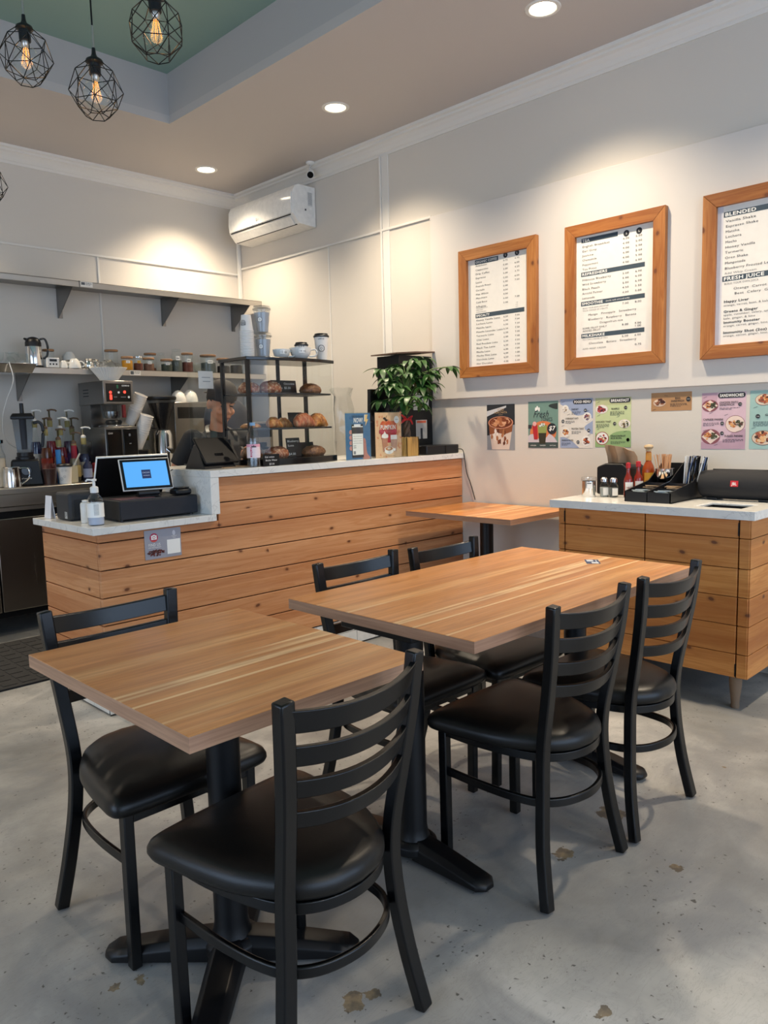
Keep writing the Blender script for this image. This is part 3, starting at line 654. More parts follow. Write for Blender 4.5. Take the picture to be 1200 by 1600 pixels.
def m3(b, W, H):
    Y = lambda p: H*(1-(p-245)/1242); x0 = .04
    b.rect(-.002, 0, x0-.012, H, '#cfcdd2', .0003)
    bar_(b, x0-.01, W-.02, Y(322), .025, 'BLENDED', .145, .016); bar_(b, x0-.01, W-.02, Y(892), .025, 'FRESH JUICE', .19, .016); b.text('Choose up to 3', .26, Y(892)-.005, .010, 'white_ink', .10)
    for n, p in (('Vanilla Shake', 382), ('Espresso Shake', 428), ('Matcha', 474), ('Lechera', 520), ('Mocha', 566), ('Honey Vanilla', 612), ('Turmeric', 658), ('Oreo Shake', 705), ('Mangonada', 752), ('Blueberry Frosted Lemonade', 800)):
        b.text(n, x0, Y(p)-.005, .0115, 'ink', len(n)*.0108); b.text('6.00', .33, Y(p)-.005, .010, 'ink', .037); b.text('7.00', .40, Y(p)-.005, .010, 'ink', .037)
    b.text('Add Whip Cream', x0, Y(845)-.004, .010, 'grey_ink', .15); b.text('BUILD YOUR OWN JUICE', x0, Y(940)-.003, .009, 'grey_ink', .16)
    b.text('Orange  Carrot  Apple  Pineapple', x0+.045, Y(990)-.004, .011, 'ink', .33); b.text('Beet  Celery  Ginger  Cucumber', x0+.05, Y(1035)-.004, .011, 'ink', .32)
    for n, p in (('Happy Liver', 1100), ('Greens & Ginger', 1190), ('Immunity Booster', 1288), ('Immunity Shot (2oz)', 1380)): b.text(n, x0, Y(p)-.004, .0115, 'ink', len(n)*.0108, bold=True)
    for n, p in (('orange, carrot, beet, & kale', 1134), ('apple, cucumber, celery, spinach,', 1220), ('kale, ginger, & lime', 1252), ('orange, carrot, ginger, lime, & turmeric', 1320), ('orange, carrot, ginger, lime, & turmeric', 1410)): b.text(n, x0, Y(p)-.003, .0095, '#444850', len(n)*.0075)
menu('menu_board', 3.238, 2.650, 'wood-framed menu board with ORGANIC COFFEE and SPECIALTY lists, leftmost of three', m1)
menu('menu_board', 2.458, 1.865, 'wood-framed menu board listing TEA, REFRESHERS, SMOOTHIE and MILKSHAKE, middle of three', m2)
menu('menu_board', 1.673, 1.082, 'wood-framed menu board headed BLENDED and FRESH JUICE, cut by right edge', m3)

# ------------------------------------------------------------------ posters under the boards
def food(b, x, y, r, pal, h=.001, sq=.8, n=26):
    for i in range(n):
        a = random.uniform(0, 2*PI); q = r*.75*random.random()**.5; b.disc(x+q*math.cos(a), y+q*math.sin(a)*sq, r*random.uniform(.14, .3), random.choice(pal), h+i*.00003, r*random.uniform(.1, .22), 8, .2)
def lines(b, x, y, n, w, m='ink', sp=.0062):
    for i in range(n):
        xx = x
        while xx < x+w*(1 if i < n-1 else .6):
            l = random.uniform(.006, .016); b.rect(xx, y-i*sp, min(xx+l, x+w), y-i*sp+.0022, m, .0012); xx += l+.003
def ticks(b, x, y, s=1):
    for k in range(3): b.extr([b.P2(x+k*.006, y+k*.002*s, .001), b.P2(x+k*.006+.007, y+k*.002*s+.003, .001), b.P2(x+k*.006+.007, y+k*.002*s+.0044, .001), b.P2(x+k*.006, y+k*.002*s+.0012, .001)], b.n_*.0003, 'ink')
def blob(b, pts, m, h=.0006): xm, ym = max(q[0] for q in pts), max(q[1] for q in pts); b.poly([(min(max(p.x, 0), xm), min(max(p.y, 0), ym)) for p in bez([(x, y, 0) for x, y in pts], 5)], m, h)
def poster(name, ya, yb, z0, z1, bg, fill, label, xo=None):
    xo = XW-.0008 if xo is None else xo; W, H = ya-yb, z1-z0
    b = MB().frame((xo, ya, z0), (0, -1, 0), (0, 0, 1)); b.rect(0, 0, W, H, bg, .0002); b.rect(0, 0, W, H, 'paper', 0); fill(b, W, H)
    return tag(b.build(name, smooth=0), label, 'poster', 'food and drink posters under the menu boards')
random.seed(21)
def f_latte(b, W, H):
    b.rect(0, 0, W, H*.62, '#8f9194', .0003); b.rect(0, H*.62, W, H, '#23262c', .0003); b.poly([(0, H*.74), (W*.7, H*.93), (W*.7, H*.97), (0, H*.86)], '#c4c4c6', .0005); b.rect(0, H*.32, W*.09, H*.62, '#26272b', .0004); b.rect(W*.9, H*.55, W, H*.62, '#26272b', .0004)
    b.poly([(W*.06, H*.60), (W*.94, H*.60), (W*.80, .002), (W*.18, .002)], '#d8c3b3', .0007); b.poly([(W*.06, H*.60), (W*.94, H*.60), (W*.9, H*.40), (W*.62, H*.34), (W*.4, H*.38), (W*.10, H*.34)], '#8a4f2c', .0009)
    for i in range(16): b.disc(W*random.uniform(.16, .82), H*random.uniform(.1, .42), .009, random.choice(('#7a3f20', '#a76a40', '#e6d8cc', '#5f2d16')), .0011+i*.00003, .016, 8, .3)
    b.disc(W*.5, H*.60, W*.45, '#c9886a', .0018, H*.14); b.disc(W*.5, H*.605, W*.41, '#6d3319', .0020, H*.12); food(b, W*.5, H*.605, W*.42, ('#a8663f', '#d9a27c', '#5a2814', '#7d3d1f', '#c98a5e'), .0022, .3, 60)
    b.text('ICED', W*.5, H*.86, .014, '#b89a72', .05, align='c'); b.text('HORCHATA', W*.5, H*.80, .014, '#b89a72', .10, align='c'); b.rect(W*.42, H*.77, W*.58, H*.776, '#b89a72', .001)
def f_fresh(b, W, H):
    blob(b, [(W*.95, H*.95), (W*.75, H*.93), (W*.70, H*.88), (W*.98, H*.82), (W*.98, H*.95)], '#2c3533'); b.disc(W*.5, H*.33, W*.44, '#d97a48', .0006, H*.25); b.rect(0, 0, W, H*.12, '#3b4a47', .0012)
    blob(b, [(0, .01), (0, H*.25), (W*.2, H*.30), (W*.35, H*.2), (W*.6, H*.22), (W*.72, H*.3), (W*.9, H*.2), (W, H*.08), (W, .01)], '#c9bfc4', .0009)
    for k, (x, y) in enumerate(((.26, .83), (.31, .86), (.37, .83))): b.disc(W*x, H*y, .006, 'white_ink', .001, .013)
    b.text('Fresh', W*.16, H*.66, .040, 'ink', W*.5, shear=.35); b.text('TONICS', W*.43, H*.575, .022, 'ink', W*.38)
    b.poly([(W*.14, H*.5), (W*.31, H*.5), (W*.33, H*.18), (W*.2, H*.18)], '#b3242c', .0015); b.disc(W*.22, H*.52, .014, '#e0a9a4', .0017); b.rect(0, H*.42, W*.12, H*.50, '#2e3336', .0014)
    b.poly([(W*.33, H*.49), (W*.64, H*.49), (W*.58, H*.09), (W*.38, H*.09)], '#34301f', .0018); b.poly([(W*.33, H*.49), (W*.64, H*.49), (W*.615, H*.32), (W*.35, H*.32)], '#8d9a55', .002); food(b, W*.48, H*.49, W*.14, ('#c9cfc8', '#47682f', '#dfe3dc'), .0022, .4, 14)
    b.disc(W*.80, H*.41, W*.155, 'ink', .0024); b.text('$7', W*.80, H*.375, .026, 'white_ink', W*.2, h=.003, bold=True, align='c', shear=.2)
    for x, s in ((.18, 'GINGER'), (.5, 'CRANBERRY'), (.83, 'MATCHA')): b.text(s, W*x, H*.04, .007, 'white_ink', W*.2, h=.003, align='c')
def head(b, st, x0, x1, y, m='ink'): b.pill(x0, y, x1, y+.026, m, .0014); b.text(st, (x0+x1)/2, y+.0055, .015, 'white_ink', (x1-x0)*.86, h=.002, bold=True, align='c')
def badge(b, x, y, st, r=.0095): b.disc(x, y, r, 'ink', .002); b.text(st, x, y-.0028, .0055, 'white_ink', r*1.3, h=.0025, align='c')
def ttl(b, st, x, y, w, s=.0095): b.text(st, x, y, s, 'ink', w, h=.002, bold=True)
def f_food(b, W, H):
    b.rect(0, 0, W, H, '#dcd6cb', .0003); blob(b, [(0, H), (W, H), (W, H*.6), (W*.85, H*.68), (W*.5, H*.66), (W*.3, H*.78), (0, H*.9)], '#96a3bd'); blob(b, [(W, H*.55), (W*.75, H*.42), (W*.9, H*.3), (W, H*.28)], '#96a3bd'); blob(b, [(0, 0), (0, H*.22), (W*.3, H*.17), (W*.6, 0)], '#96a3bd')
    head(b, 'FOOD MENU', W*.40, W*.97, H*.89)
    for x, y, r, pal in ((.16, .8, .02, ('#4a3526', '#e0d2ba', '#8a5a3a', '#efe9dd')), (.83, .62, .024, ('#8c3b3a', '#5b4a6a', '#c9b9a8')), (.17, .32, .024, ('#c9733a', '#7a3f24', '#e3b070')), (.80, .14, .026, ('#a23b2a', '#c96a35', '#5b2a1e'))):
        b.disc(W*x, H*y, r*1.15, 'paper', .001); food(b, W*x, H*y, r, pal, .0012, 1, 30)
    for st, x, y, w, bx, by in (('PARFAIT', .36, .77, .045, .78, .76), ('OVERNIGHT OATS', .17, .585, .085, .09, .55), ('PROTEIN TOAST', .36, .375, .082, .88, .355), ('GRANOLA BOWL', .05, .14, .08, .56, .12)): ttl(b, st, W*x, H*y, w); badge(b, W*bx, H*by, '8'); lines(b, W*x, H*y-.012, 3, .06)
    for x, y in ((.05, .93), (.22, .67), (.80, .73), (.04, .44), (.2, .2), (.85, .25)): ticks(b, W*x, H*y)
def f_brk(b, W, H):
    blob(b, [(0, 0), (0, H*.3), (W*.2, H*.12), (W*.5, H*.28), (W*.8, H*.33), (W, H*.3), (W, 0)], '#8fae74'); b.rect(0, H*.85, W, H, '#b9bd8e', .0004)
    head(b, 'BREAKFAST', W*.40, W*.98, H*.89)
    for x, y, r, pal in ((.18, .77, .032, ('#7c2a33', '#b04a4a', '#4a1f28')), (.82, .47, .030, ('#d9cfae', '#3f4a2c', '#efe6d0', '#6a5a3a')), (.2, .18, .034, ('#b5303a', '#34344a', '#d9a35a', '#7a1f2a', '#e6dccb'))):
        b.disc(W*x, H*y, r*1.22, '#9a3d3a' if y < .3 else '#e3cfc2', .001, r*(.8 if y > .3 else 1.1)); b.disc(W*x, H*y, r*1.1, 'paper', .0011, r*(.72 if y > .3 else 1)); food(b, W*x, H*y, r, pal, .0013, .75, 34)
    for st, x, y, w, bx, by in (('WAFFLE', .45, .755, .05, .85, .79), ('AVOCADO TOAST', .02, .50, .095, .55, .475), ('DRAGONFRUIT', .44, .21, .092, .92, .15), ('ACAI BOWL', .44, .165, .07, .92, .15)): ttl(b, st, W*x, H*y, w); badge(b, W*bx, H*by, '13'); 
    lines(b, W*.42, H*.71, 4, .085); lines(b, W*.03, H*.46, 4, .08); lines(b, W*.44, H*.11, 3, .09)
    for x, y in ((.04, .9), (.05, .63), (.6, .6), (.04, .35), (.8, .3), (.3, .02)): ticks(b, W*x, H*y)
def f_egg(b, W, H):
    b.disc(W*.21, H*.45, .035, '#cbb09a', .001, .02); food(b, W*.21, H*.48, .034, ('#5a2f22', '#8c5538', '#e0cdb8', '#3f1f18'), .0012, .55, 30)
    ttl(b, 'EGG', W*.60, H*.62, .028); ttl(b, 'SANDWICH', W*.50, H*.48, .07); badge(b, W*.92, H*.6, '13.5', .012); lines(b, W*.48, H*.36, 3, .09); ticks(b, W*.33, H*.82, -1); ticks(b, W*.04, H*.05, 1)
def f_sand(b, W, H):
    blob(b, [(0, 0), (0, H*.12), (W*.5, H*.15), (W*.75, H*.32), (W, H*.35), (W, 0)], '#ba98a6'); b.rect(0, H*.78, W*.35, H, '#c09dab', .0004)
    head(b, 'SANDWHICHES', W*.37, W*.985, H*.90)
    for x, y, rx, ry in ((.19, .77, .036, .028), (.77, .44, .042, .040), (.22, .22, .042, .036)):
        b.disc(W*x, H*y, rx*1.15, '#8a4f57', .0009, ry*1.08, jit=.0); b.disc(W*x, H*y, rx*1.1, '#e6cfc0', .001, ry*1.02, 24 if x > .5 else 4); food(b, W*x-.012, H*y+.002, rx*.6, ('#c8773f', '#e0a468', '#7a3f22'), .0013, .9, 22); food(b, W*x+.016, H*y+.004, rx*.6, ('#2f3524', '#4a5232', '#5a3a2c'), .0016, .9, 22)
    for st, x, y, w in (('CHICKEN PESTO', .41, .805, .092), ('SANDWICH', .41, .765, .072), ('CAPRESE PANINI', .04, .51, .100), ('FUEGO PANINI', .54, .215, .088)): ttl(b, st, W*x, H*y, w)
    for x, y in ((.87, .785), (.48, .455), (.48, .28)): badge(b, W*x, H*y, '12')
    lines(b, W*.41, H*.72, 2, .10); lines(b, W*.04, H*.46, 3, .08); lines(b, W*.50, H*.165, 3, .10)
    for x, y in ((.03, .91), (.17, .63), (.52, .59), (.8, .3), (.03, .32), (.3, .06)): ticks(b, W*x, H*y)
def f_gris(b, W, H):
    for x, y, rx in ((.30, .84, .036), (.30, .19, .046)): b.disc(W*x, H*y, rx*1.15, '#7a4a3e', .0009, rx*.78); b.disc(W*x, H*y, rx*1.1, '#dcc6ae', .001, rx*.72); food(b, W*x, H*y+.004, rx, ('#c8773f', '#e6b27c', '#a3543a', '#dfc09a', '#4a2c20'), .0013, .75, 40)
    badge(b, W*.18, H*.56, '16', .0105); ttl(b, 'GRIS ALLAS', W*.33, H*.565, .10); ttl(b, 'SALAD', W*.42, H*.525, .055); lines(b, W*.08, H*.46, 4, .13)
    for x, y in ((.08, .7), (.05, .35), (.6, .05), (.7, .92)): ticks(b, W*x, H*y)
poster('poster', 3.058, 2.842, 1.103, 1.388, '#8f9194', f_latte, 'dark poster of an iced milky coffee, leftmost under the menu boards')
poster('poster', 2.742, 2.53, 1.117, 1.396, '#6f8f83', f_fresh, 'green and orange poster reading Fresh TONICS')
poster('poster', 2.516, 2.301, 1.118, 1.402, '#dcd6cb', f_food, 'blue and cream poster headed FOOD MENU')
poster('poster', 2.285, 2.066, 1.123, 1.400, '#c3cf9c', f_brk, 'green poster headed BREAKFAST')
poster('poster', 1.951, 1.73, 1.316, 1.413, '#ad8258', f_egg, 'small wide tan poster showing an EGG SANDWICH')
poster('poster', 1.677, 1.458, 1.116, 1.400, '#d4b5bf', f_sand, 'mauve poster headed SANDWHICHES')
poster('poster', 1.440, 1.222, 1.117, 1.402, '#9dbdb5', f_gris, 'teal poster with a salad, cut by the right edge')
random.seed(5)

# ------------------------------------------------------------------ air conditioner and camera
ac = thing('air_conditioner', 'white wall-mounted split air conditioner above the steel shelves', 'air conditioner', (0, 0, 0))
pr = [(XW-.004, 3.085), (3.80, 3.085), (3.765, 3.070), (3.744, 3.03), (3.738, 2.93), (3.745, 2.865), (3.80, 2.800), (XW-.004, 2.790)]
b = MB(); b.extr([(x, 4.675, z) for x, z in pr], (0, .85, 0), 'white_plastic'); b.build('housing', ac, smooth=25, bevel=.004)
b = MB(); b.extr([(3.742, 4.69, 3.03), (3.7345, 4.69, 3.0), (3.7325, 4.69, 2.93), (3.738, 4.69, 2.872), (3.744, 4.69, 2.872), (3.741, 4.69, 2.93), (3.743, 4.69, 3.03)], (0, .82, 0), 'white_gloss'); b.build('front_panel', ac, smooth=60)
b = MB(); b.extr([(3.752, 4.72, 2.853), (3.795, 4.72, 2.800), (3.791, 4.72, 2.796), (3.748, 4.72, 2.849)], (0, .76, 0), 'white_plastic'); b.build('air_flap', ac, smooth=0)
b = MB(); b.extr([(3.7425, 4.71, 2.866), (3.7455, 4.71, 2.858), (3.750, 4.71, 2.86), (3.746, 4.71, 2.868)], (0, .79, 0), 'black_matte'); b.extr([(3.796, 4.71, 2.801), (3.802, 4.71, 2.7955), (3.81, 4.71, 2.797), (3.80, 4.71, 2.803)], (0, .79, 0), 'black_matte'); b.build('air_slot', ac, smooth=0)
b = MB().frame((3.7320, 5.13, 2.895), (0, -1, 0), (0, 0, 1)); b.disc(.0, .008, .009, 'grey_ink', .0002); b.disc(0, .008, .006, 'white_plastic', .0004); b.text('LG', .014, .002, .012, 'grey_ink'); b.build('logo', ac, smooth=0)
b = MB().frame((3.80, 4.6735, 2.80), (1, 0, 0), (0, 0, 1)); b.rect(.085, .14, .13, .24, '#c9c9c6', .0003); lines(b, .09, .23, 12, .035, 'grey_ink', .007); b.rect(.055, .10, .068, .113, 'ink', .0004); b.rect(.10, .115, .12, .125, 'white_ink', .0004); b.build('rating_label', ac, smooth=0)
cm = thing('security_camera', 'small white bullet security camera under the ceiling beside the air conditioner', 'security camera', (3.86, 4.60, ZC))
MB().lathe([(.0, -.001), (.032, -.001), (.032, -.012), (.02, -.02), (0, -.02)][::-1], 'white_plastic', 20).build('mount', cm)
MB().tube([(0, 0, -.018), (0, 0, -.05), (-.006, -.006, -.066)], .009, 'white_plastic', 10).build('bracket', cm)
dv = Vector((-.58, -.62, -.52)).normalized(); c0 = Vector((.012, .012, -.070)); b = MB(); b.tube([c0-dv*.02, c0+dv*.03, c0+dv*.062], [.024, .027, .028], 'white_plastic', 20); bo = b.build('camera_body', cm)
MB().tube([c0+dv*.0625, c0+dv*.0655], .0235, 'black_gloss', 20).build('lens', bo)

# ------------------------------------------------------------------ steel shelves
def shelf(name, z, y0, label, x0, x1, brx):
    t = thing(name, label, 'shelf', (0, 0, 0), 0, 'stainless wall shelves'); b = MB()
    b.box((x0, y0, z-.004), (x1, YW-.001, z), 'steel_brush'); b.box((x0, y0, z-.042), (x1, y0+.004, z-.004), 'steel'); b.box((x0, YW-.005, z), (x1, YW-.001, z+.035), 'steel_brush'); b.build('shelf_board', t, smooth=0, bevel=.0015)
    for bx in brx:
        k = MB(); k.extr([(bx, YW-.002, z-.005), (bx, y0+.04, z-.005), (bx, YW-.012, z-.215), (bx, YW-.002, z-.215)], (.004, 0, 0), 'steel_brush'); k.box((bx, YW-.006, z-.215), (bx+.035, YW-.002, z-.005), 'steel_brush'); k.build('bracket', t, smooth=0)
    return t
sh1 = shelf('wall_shelf', 2.322, 5.357, 'long empty stainless shelf high on the back wall', 1.0, 3.92, (2.36, 3.19, 3.85, 1.4))
b = MB().frame((2.387, 5.3565, 2.286), (1, 0, 0), (0, 0, 1)); b.rect(0, 0, .085, .034, 'paper', .0002); b.rect(.004, .012, .03, .03, '#55595e', .0004); lines(b, .034, .026, 3, .045); b.build('shelf_label', sh1, smooth=0)
MB().box((2.376, 5.355, 2.279), (2.379, 5.358, 2.324), 'black_matte').build('joint', sh1)
sh2 = shelf('wall_shelf', 1.724, 5.357, 'stainless shelf crowded with jars and cups, lower of two on the back wall', 1.0, 3.93, (2.03, 3.24, 1.3))
b = MB().frame((2.71, 5.3565, 1.686), (1, 0, 0), (0, 0, 1)); b.rect(0, 0, .085, .034, 'paper', .0002); b.rect(.004, .006, .03, .03, '#55595e', .0004); lines(b, .034, .026, 3, .045); b.build('shelf_label', sh2, smooth=0)

# ------------------------------------------------------------------ back counter with stainless undercounter fridge, floor mat
bc = thing('steel_back_counter', 'stainless back counter top carrying blender, syrups and coffee machines', 'counter', (0, 0, 0))
b = MB(); b.box((.4, 5.05, .905), (3.93, YW-.002, .943), 'steel'); b.build('top', bc, bevel=.004)
b = MB(); b.box((.4, 5.055, .83), (3.93, 5.075, .9045), 'steel'); b.build('apron', bc, bevel=.002)
for x in (.45, 3.85): MB().box((x, 5.1, 0), (x+.04, 5.14, .90), 'steel_brush').build('leg', bc)
MB().box((.5, 5.68, .3), (3.9, 5.70, .88), 'steel_dark').build('back_panel', bc)
fr = thing('undercounter_fridge', 'stainless undercounter fridge behind the left end of the bar', 'fridge', (0, 0, 0))
MB().box((1.05, 5.10, .12), (2.5, 5.66, .825), 'black_matte').build('cabinet_body', fr, bevel=.004)
MB().box((1.62, 5.068, .165), (2.28, 5.0995, .755), 'steel_dark').build('door', fr, bevel=.004)
MB().box((1.02, 5.068, .165), (1.61, 5.0995, .755), 'steel_dark').build('door', fr, bevel=.004)
b = MB(); b.box((1.02, 5.070, .80), (2.28, 5.0995, .826), 'steel'); b.build('header', fr, bevel=.002)
b = MB(); b.box((1.63, 5.085, .758), (2.27, 5.0995, .798), 'black_matte'); b.build('handle_recess', fr)
for x in (1.1, 2.42): 
    for y in (5.14, 5.6): MB().lathe([(.02, 0), (.02, .12)], 'black_plastic', 12, (x, y, 0)).build('foot', fr)
b = MB(); b.box((.2, 4.02, .0005), (2.4, 4.93, .010), 'mat_rubber')
for i in range(23):
    for j in range(9): b.box((.23+i*.094, 4.06+j*.095, .0102), (.23+i*.094+.07, 4.06+j*.095+.07, .0125), 'mat_rubber')
tag(b.build('floor_mat', smooth=0), 'black rubber anti-fatigue mat on the floor behind the bar', 'mat')
# ------------------------------------------------------------------ pastry case on the raised bar top
ZT = 1.082
pc = thing('pastry_case', 'black-framed glass pastry case with two inner shelves on the raised bar top', 'display case', (0, 0, 0))
CX0, CX1, CYB = 2.335, 2.925, 3.60; cxm = (CX0+CX1)/2; chw = (CX1-CX0)/2
def cy(x, d=0): return 3.345-.050*(1-((x-cxm)/chw)**2)+d
def cplan(d=0, n=16):
    xs = [CX0+d+(CX1-CX0-2*d)*k/n for k in range(n+1)]; return [(x, cy(x, d)) for x in xs] + [(CX1-d, CYB-d), (CX0+d, CYB-d)]
MB().prism(cplan(-.006), ZT+.0005, ZT+.034, 'black_gloss').build('base', pc, bevel=.002)
MB().prism(cplan(-.004), 1.632, 1.650, 'black_gloss').build('top', pc, bevel=.003)
for n_, z in (('shelf', 1.455), ('shelf', 1.270)): MB().prism(cplan(.016), z, z+.009, 'black_plastic').build(n_, pc, bevel=.001)
for x, y, w_ in ((CX0+.002, cy(CX0)+.002, .018), (CX0+.002, CYB-.02, .018), (CX1-.02, CYB-.02, .018), (2.71, CYB-.018, .016)): MB().box((x, y, ZT+.0345), (x+w_, y+w_, 1.6315), 'black_metal').build('post', pc)
b = MB(); xs = [CX0+.022+(CX1-CX0-.026)*k/16 for k in range(17)]; b.add([(x, cy(x)+.003, z) for z in (ZT+.0345, 1.6315) for x in xs], [(k, k+1, k+18, k+17) for k in range(16)], 'glass'); b.build('curved_glass_front', pc)
MB().add([(CX0+.006, 3.37, ZT+.0345), (CX0+.006, 3.60, ZT+.0345), (CX0+.006, 3.60, 1.6315), (CX0+.006, 3.37, 1.6315)], [(0, 1, 2, 3)], 'glass').build('side_glass', pc)
MB().add([(CX1-.004, 3.36, ZT+.0345), (CX1-.004, 3.60, ZT+.0345), (CX1-.004, 3.60, 1.6315), (CX1-.004, 3.36, 1.6315)], [(0, 1, 2, 3)], 'glass').build('side_glass', pc)
# pastries
def m_crust(name, a, b_, c, sc=60, ax=(1, 1, 1)):
    t = NT(name); n_ = t.noise(t.map(ax), sc, 4, .6); t.base(t.ramp(n_, [(.3, S(a)), (.5, S(b_)), (.72, S(c))])); t.rough(.45); t.bump(n_, .6, .004); MATS[name] = t.m
m_crust('crust', '#8a4a1c', '#b8702e', '#dba760'); m_crust('crust_red', '#7c2d22', '#b5603a', '#e0b184', 50, (3, .5, .5)); m_crust('crust_dark', '#4a2815', '#7a4a28', '#a9794c', 90); m_crust('crust_nut', '#6b3418', '#a0552a', '#e4cba6', 70)
def croissant(name, loc, rz, s, mat, label, grp='pastries in the glass case', sides=14):
    b = MB(); n = 40; pts = []; rr = []
    for k in range(n+1):
        u = -1+2*k/n; a = u*1.15; R_ = .062; x = R_*math.sin(a)*1.15; y = -R_*(math.cos(a)-1)*.9
        base_ = .038*(1-abs(u)**1.7)+.006; rid = 1+.10*abs(math.sin(u*11)); pts.append((x, -y, base_*.78)); rr.append(base_*rid)
    b.tube(pts, rr, mat, sides); b.v = [Vector((v.x*s, v.y*s, max(0, v.z*s))) for v in b.v]
    o = b.build(name, smooth=70); o.location = loc; o.rotation_euler.z = rz; return tag(o, label, 'pastry', grp)
def bun(name, loc, r, h, mat, label, rz=0, grp='pastries in the glass case', ry=None):
    b = MB(); ry = ry or r; n = 26; b.lathe([(r*.80, 0), (r*.97, h*.18), (r, h*.36), (r*.9, h*.66), (r*.62, h*.9), (r*.3, h*.99), (0, h)], mat, n)
    rs = random.Random(int(r*9999)+int(loc[0]*1000)); b.v = [Vector((v.x*(1+rs.uniform(-.05, .05)), v.y*ry/r*(1+rs.uniform(-.05, .05)), v.z*(1+rs.uniform(-.07, .07)))) for v in b.v]
    o = b.build(name, smooth=80); o.location = loc; o.rotation_euler.z = rz; return tag(o, label, 'pastry', grp)
zs1, zs2, zs3 = 1.4642, 1.2792, ZT+.0343
bun('almond_pastry', (2.425, 3.46, zs1), .060, .062, 'crust_nut', 'glazed pastry at the left end of the case top shelf')
bun('almond_pastry', (2.54, 3.43, zs1), .068, .066, 'crust_nut', 'larger glazed pastry second from left on the case top shelf', ry=.055)
bun('chocolate_bun', (2.83, 3.44, zs1), .070, .058, 'crust_dark', 'dark chocolate bun at the right end of the case top shelf', ry=.052)
bun('flat_danish', (2.42, 3.455, zs2), .055, .028, 'crust', 'flat golden pastry at the left end of the case middle shelf')
croissant('croissant', (2.545, 3.42, zs2), .2, .75, 'crust', 'small golden croissant left of centre on the case middle shelf')
croissant('croissant', (2.65, 3.47, zs2), -.1, .70, 'crust', 'small croissant behind the striped one on the case middle shelf')
croissant('striped_croissant', (2.735, 3.40, zs2), .1, 1.0, 'crust_red', 'red striped croissant on the case middle shelf')
croissant('croissant', (2.855, 3.42, zs2), .35, .98, 'crust', 'big golden croissant at the right end of the case middle shelf')
bun('bran_muffin', (2.43, 3.47, zs3), .060, .065, 'crust_dark', 'dark ridged pastry at the left of the case floor')
bun('almond_pastry', (2.56, 3.42, zs3), .068, .060, 'crust_nut', 'glazed nut pastry on the case floor behind the water bottle')
bun('seeded_roll', (2.83, 3.43, zs3), .078, .056, 'crust_dark', 'seeded brown roll at the right of the case floor', ry=.055)
def price_card(x, y, z, w_, h_, txt, label, rz=0):
    b = MB(); b.box((-w_/2, 0, 0), (w_/2, .0025, h_), 'black_matte'); b.box((-w_/2, .0025, 0), (w_/2, .02, .003), 'black_matte'); b.frame((-w_/2, -.0003, 0), (1, 0, 0), (0, 0, 1))
    for i, (s, sz) in enumerate(txt): b.text(s, .008, h_-.024-i*.024, sz, 'white_ink', min(w_-.016, len(s)*sz*.75))
    o = b.build('price_card', smooth=0); o.location = (x, y, z); o.rotation_euler = (math.radians(-8), 0, rz); return tag(o, label, 'price card', 'chalk price cards in the pastry case')
price_card(2.64, 3.49, zs1+.001, .085, .078, (('Almond', .011), ('Croissant', .010)), 'black price card beside the second pastry on the case top shelf')
price_card(2.725, 3.49, zs1+.001, .095, .078, (('Chocolate', .011), ('$5.50', .012)), 'black price card before the centre post on the case top shelf')
price_card(2.675, 3.41, zs3+.001, .095, .105, (('Blueberry', .012), ('Scone', .011), ('', .01), ('$4.00', .013)), 'black price card reading Blueberry Scone on the case floor')
price_card(2.79, 3.53, zs2+.001, .10, .085, (('', .012),), 'blank dark card behind the croissants on the case middle shelf')
price_card(2.83, 3.52, zs3+.001, .16, .075, (('', .012),), 'wide dark card behind the seeded roll')
# water bottle and its sign
wb = thing('water_bottle', 'clear plastic evian water bottle standing before the pastry case', 'bottle', (2.315, 3.29, ZT)); wb['label'] = 'clear plastic water bottle with pink label and blue cap before the pastry case'
MB().lathe([(.031, .002), (.034, .006), (.034, .055), (.033, .06), (.034, .065), (.034, .135), (.033, .150), (.027, .175), (.016, .200), (.0125, .208), (.0125, .218)], 'plast', 24).build('body', wb)
MB().lathe([(.0335, .004), (.0335, .13), (0, .13)], 'plast', 24, cap=False).build('water', wb)
b = MB(); b.lathe([(.0345, .048), (.0345, .118)], '#ecd9dc', 32, cap=False); b.lathe([(.0347, .104), (.0347, .118)], '#e6a2b4', 32, cap=False)
b.build('label_band', wb)
b = MB().frame((-.026, -.0265, .055), (.707, -.707, 0), (0, 0, 1)); 
vs, fs, wd = glyphs('evian', True)
b.add([(.0352*math.cos(-2.55+(v.y-.2)*.022/.0352*.9*1.0), .0352*math.sin(-2.55+(v.y-.2)*.022/.0352*.9), .052+v.x*.050/wd) for v in vs], [f[::-1] for f in fs], '#c8315a')
for k, (u, hh) in enumerate(((-.25, .010), (0, .013), (.22, .009))): a0 = -2.1+u; b.add([(.0353*math.cos(a0-.16), .0353*math.sin(a0-.16), .102), (.0353*math.cos(a0+.16), .0353*math.sin(a0+.16), .102), (.0353*math.cos(a0), .0353*math.sin(a0), .102+hh)], [(0, 1, 2)], 'ink')
b.build('brand_lettering', wb, smooth=0)
MB().lathe([(.0145, .212), (.0145, .228), (0, .228)], '#7fa6c9', 24).build('cap', wb)
b = MB(); b.box((-.052, 0, 0), (.052, .003, .062), 'black_matte'); b.box((-.052, .003, 0), (.052, .022, .003), 'black_matte'); b.frame((-.05, -.0003, 0), (1, 0, 0), (0, 0, 1)); b.text('Gal evian', .008, .044, .009, 'white_ink', .06); b.text('Bottle Water', .012, .027, .009, 'white_ink', .075); b.text('$3.50', .035, .007, .010, 'white_ink', .032)
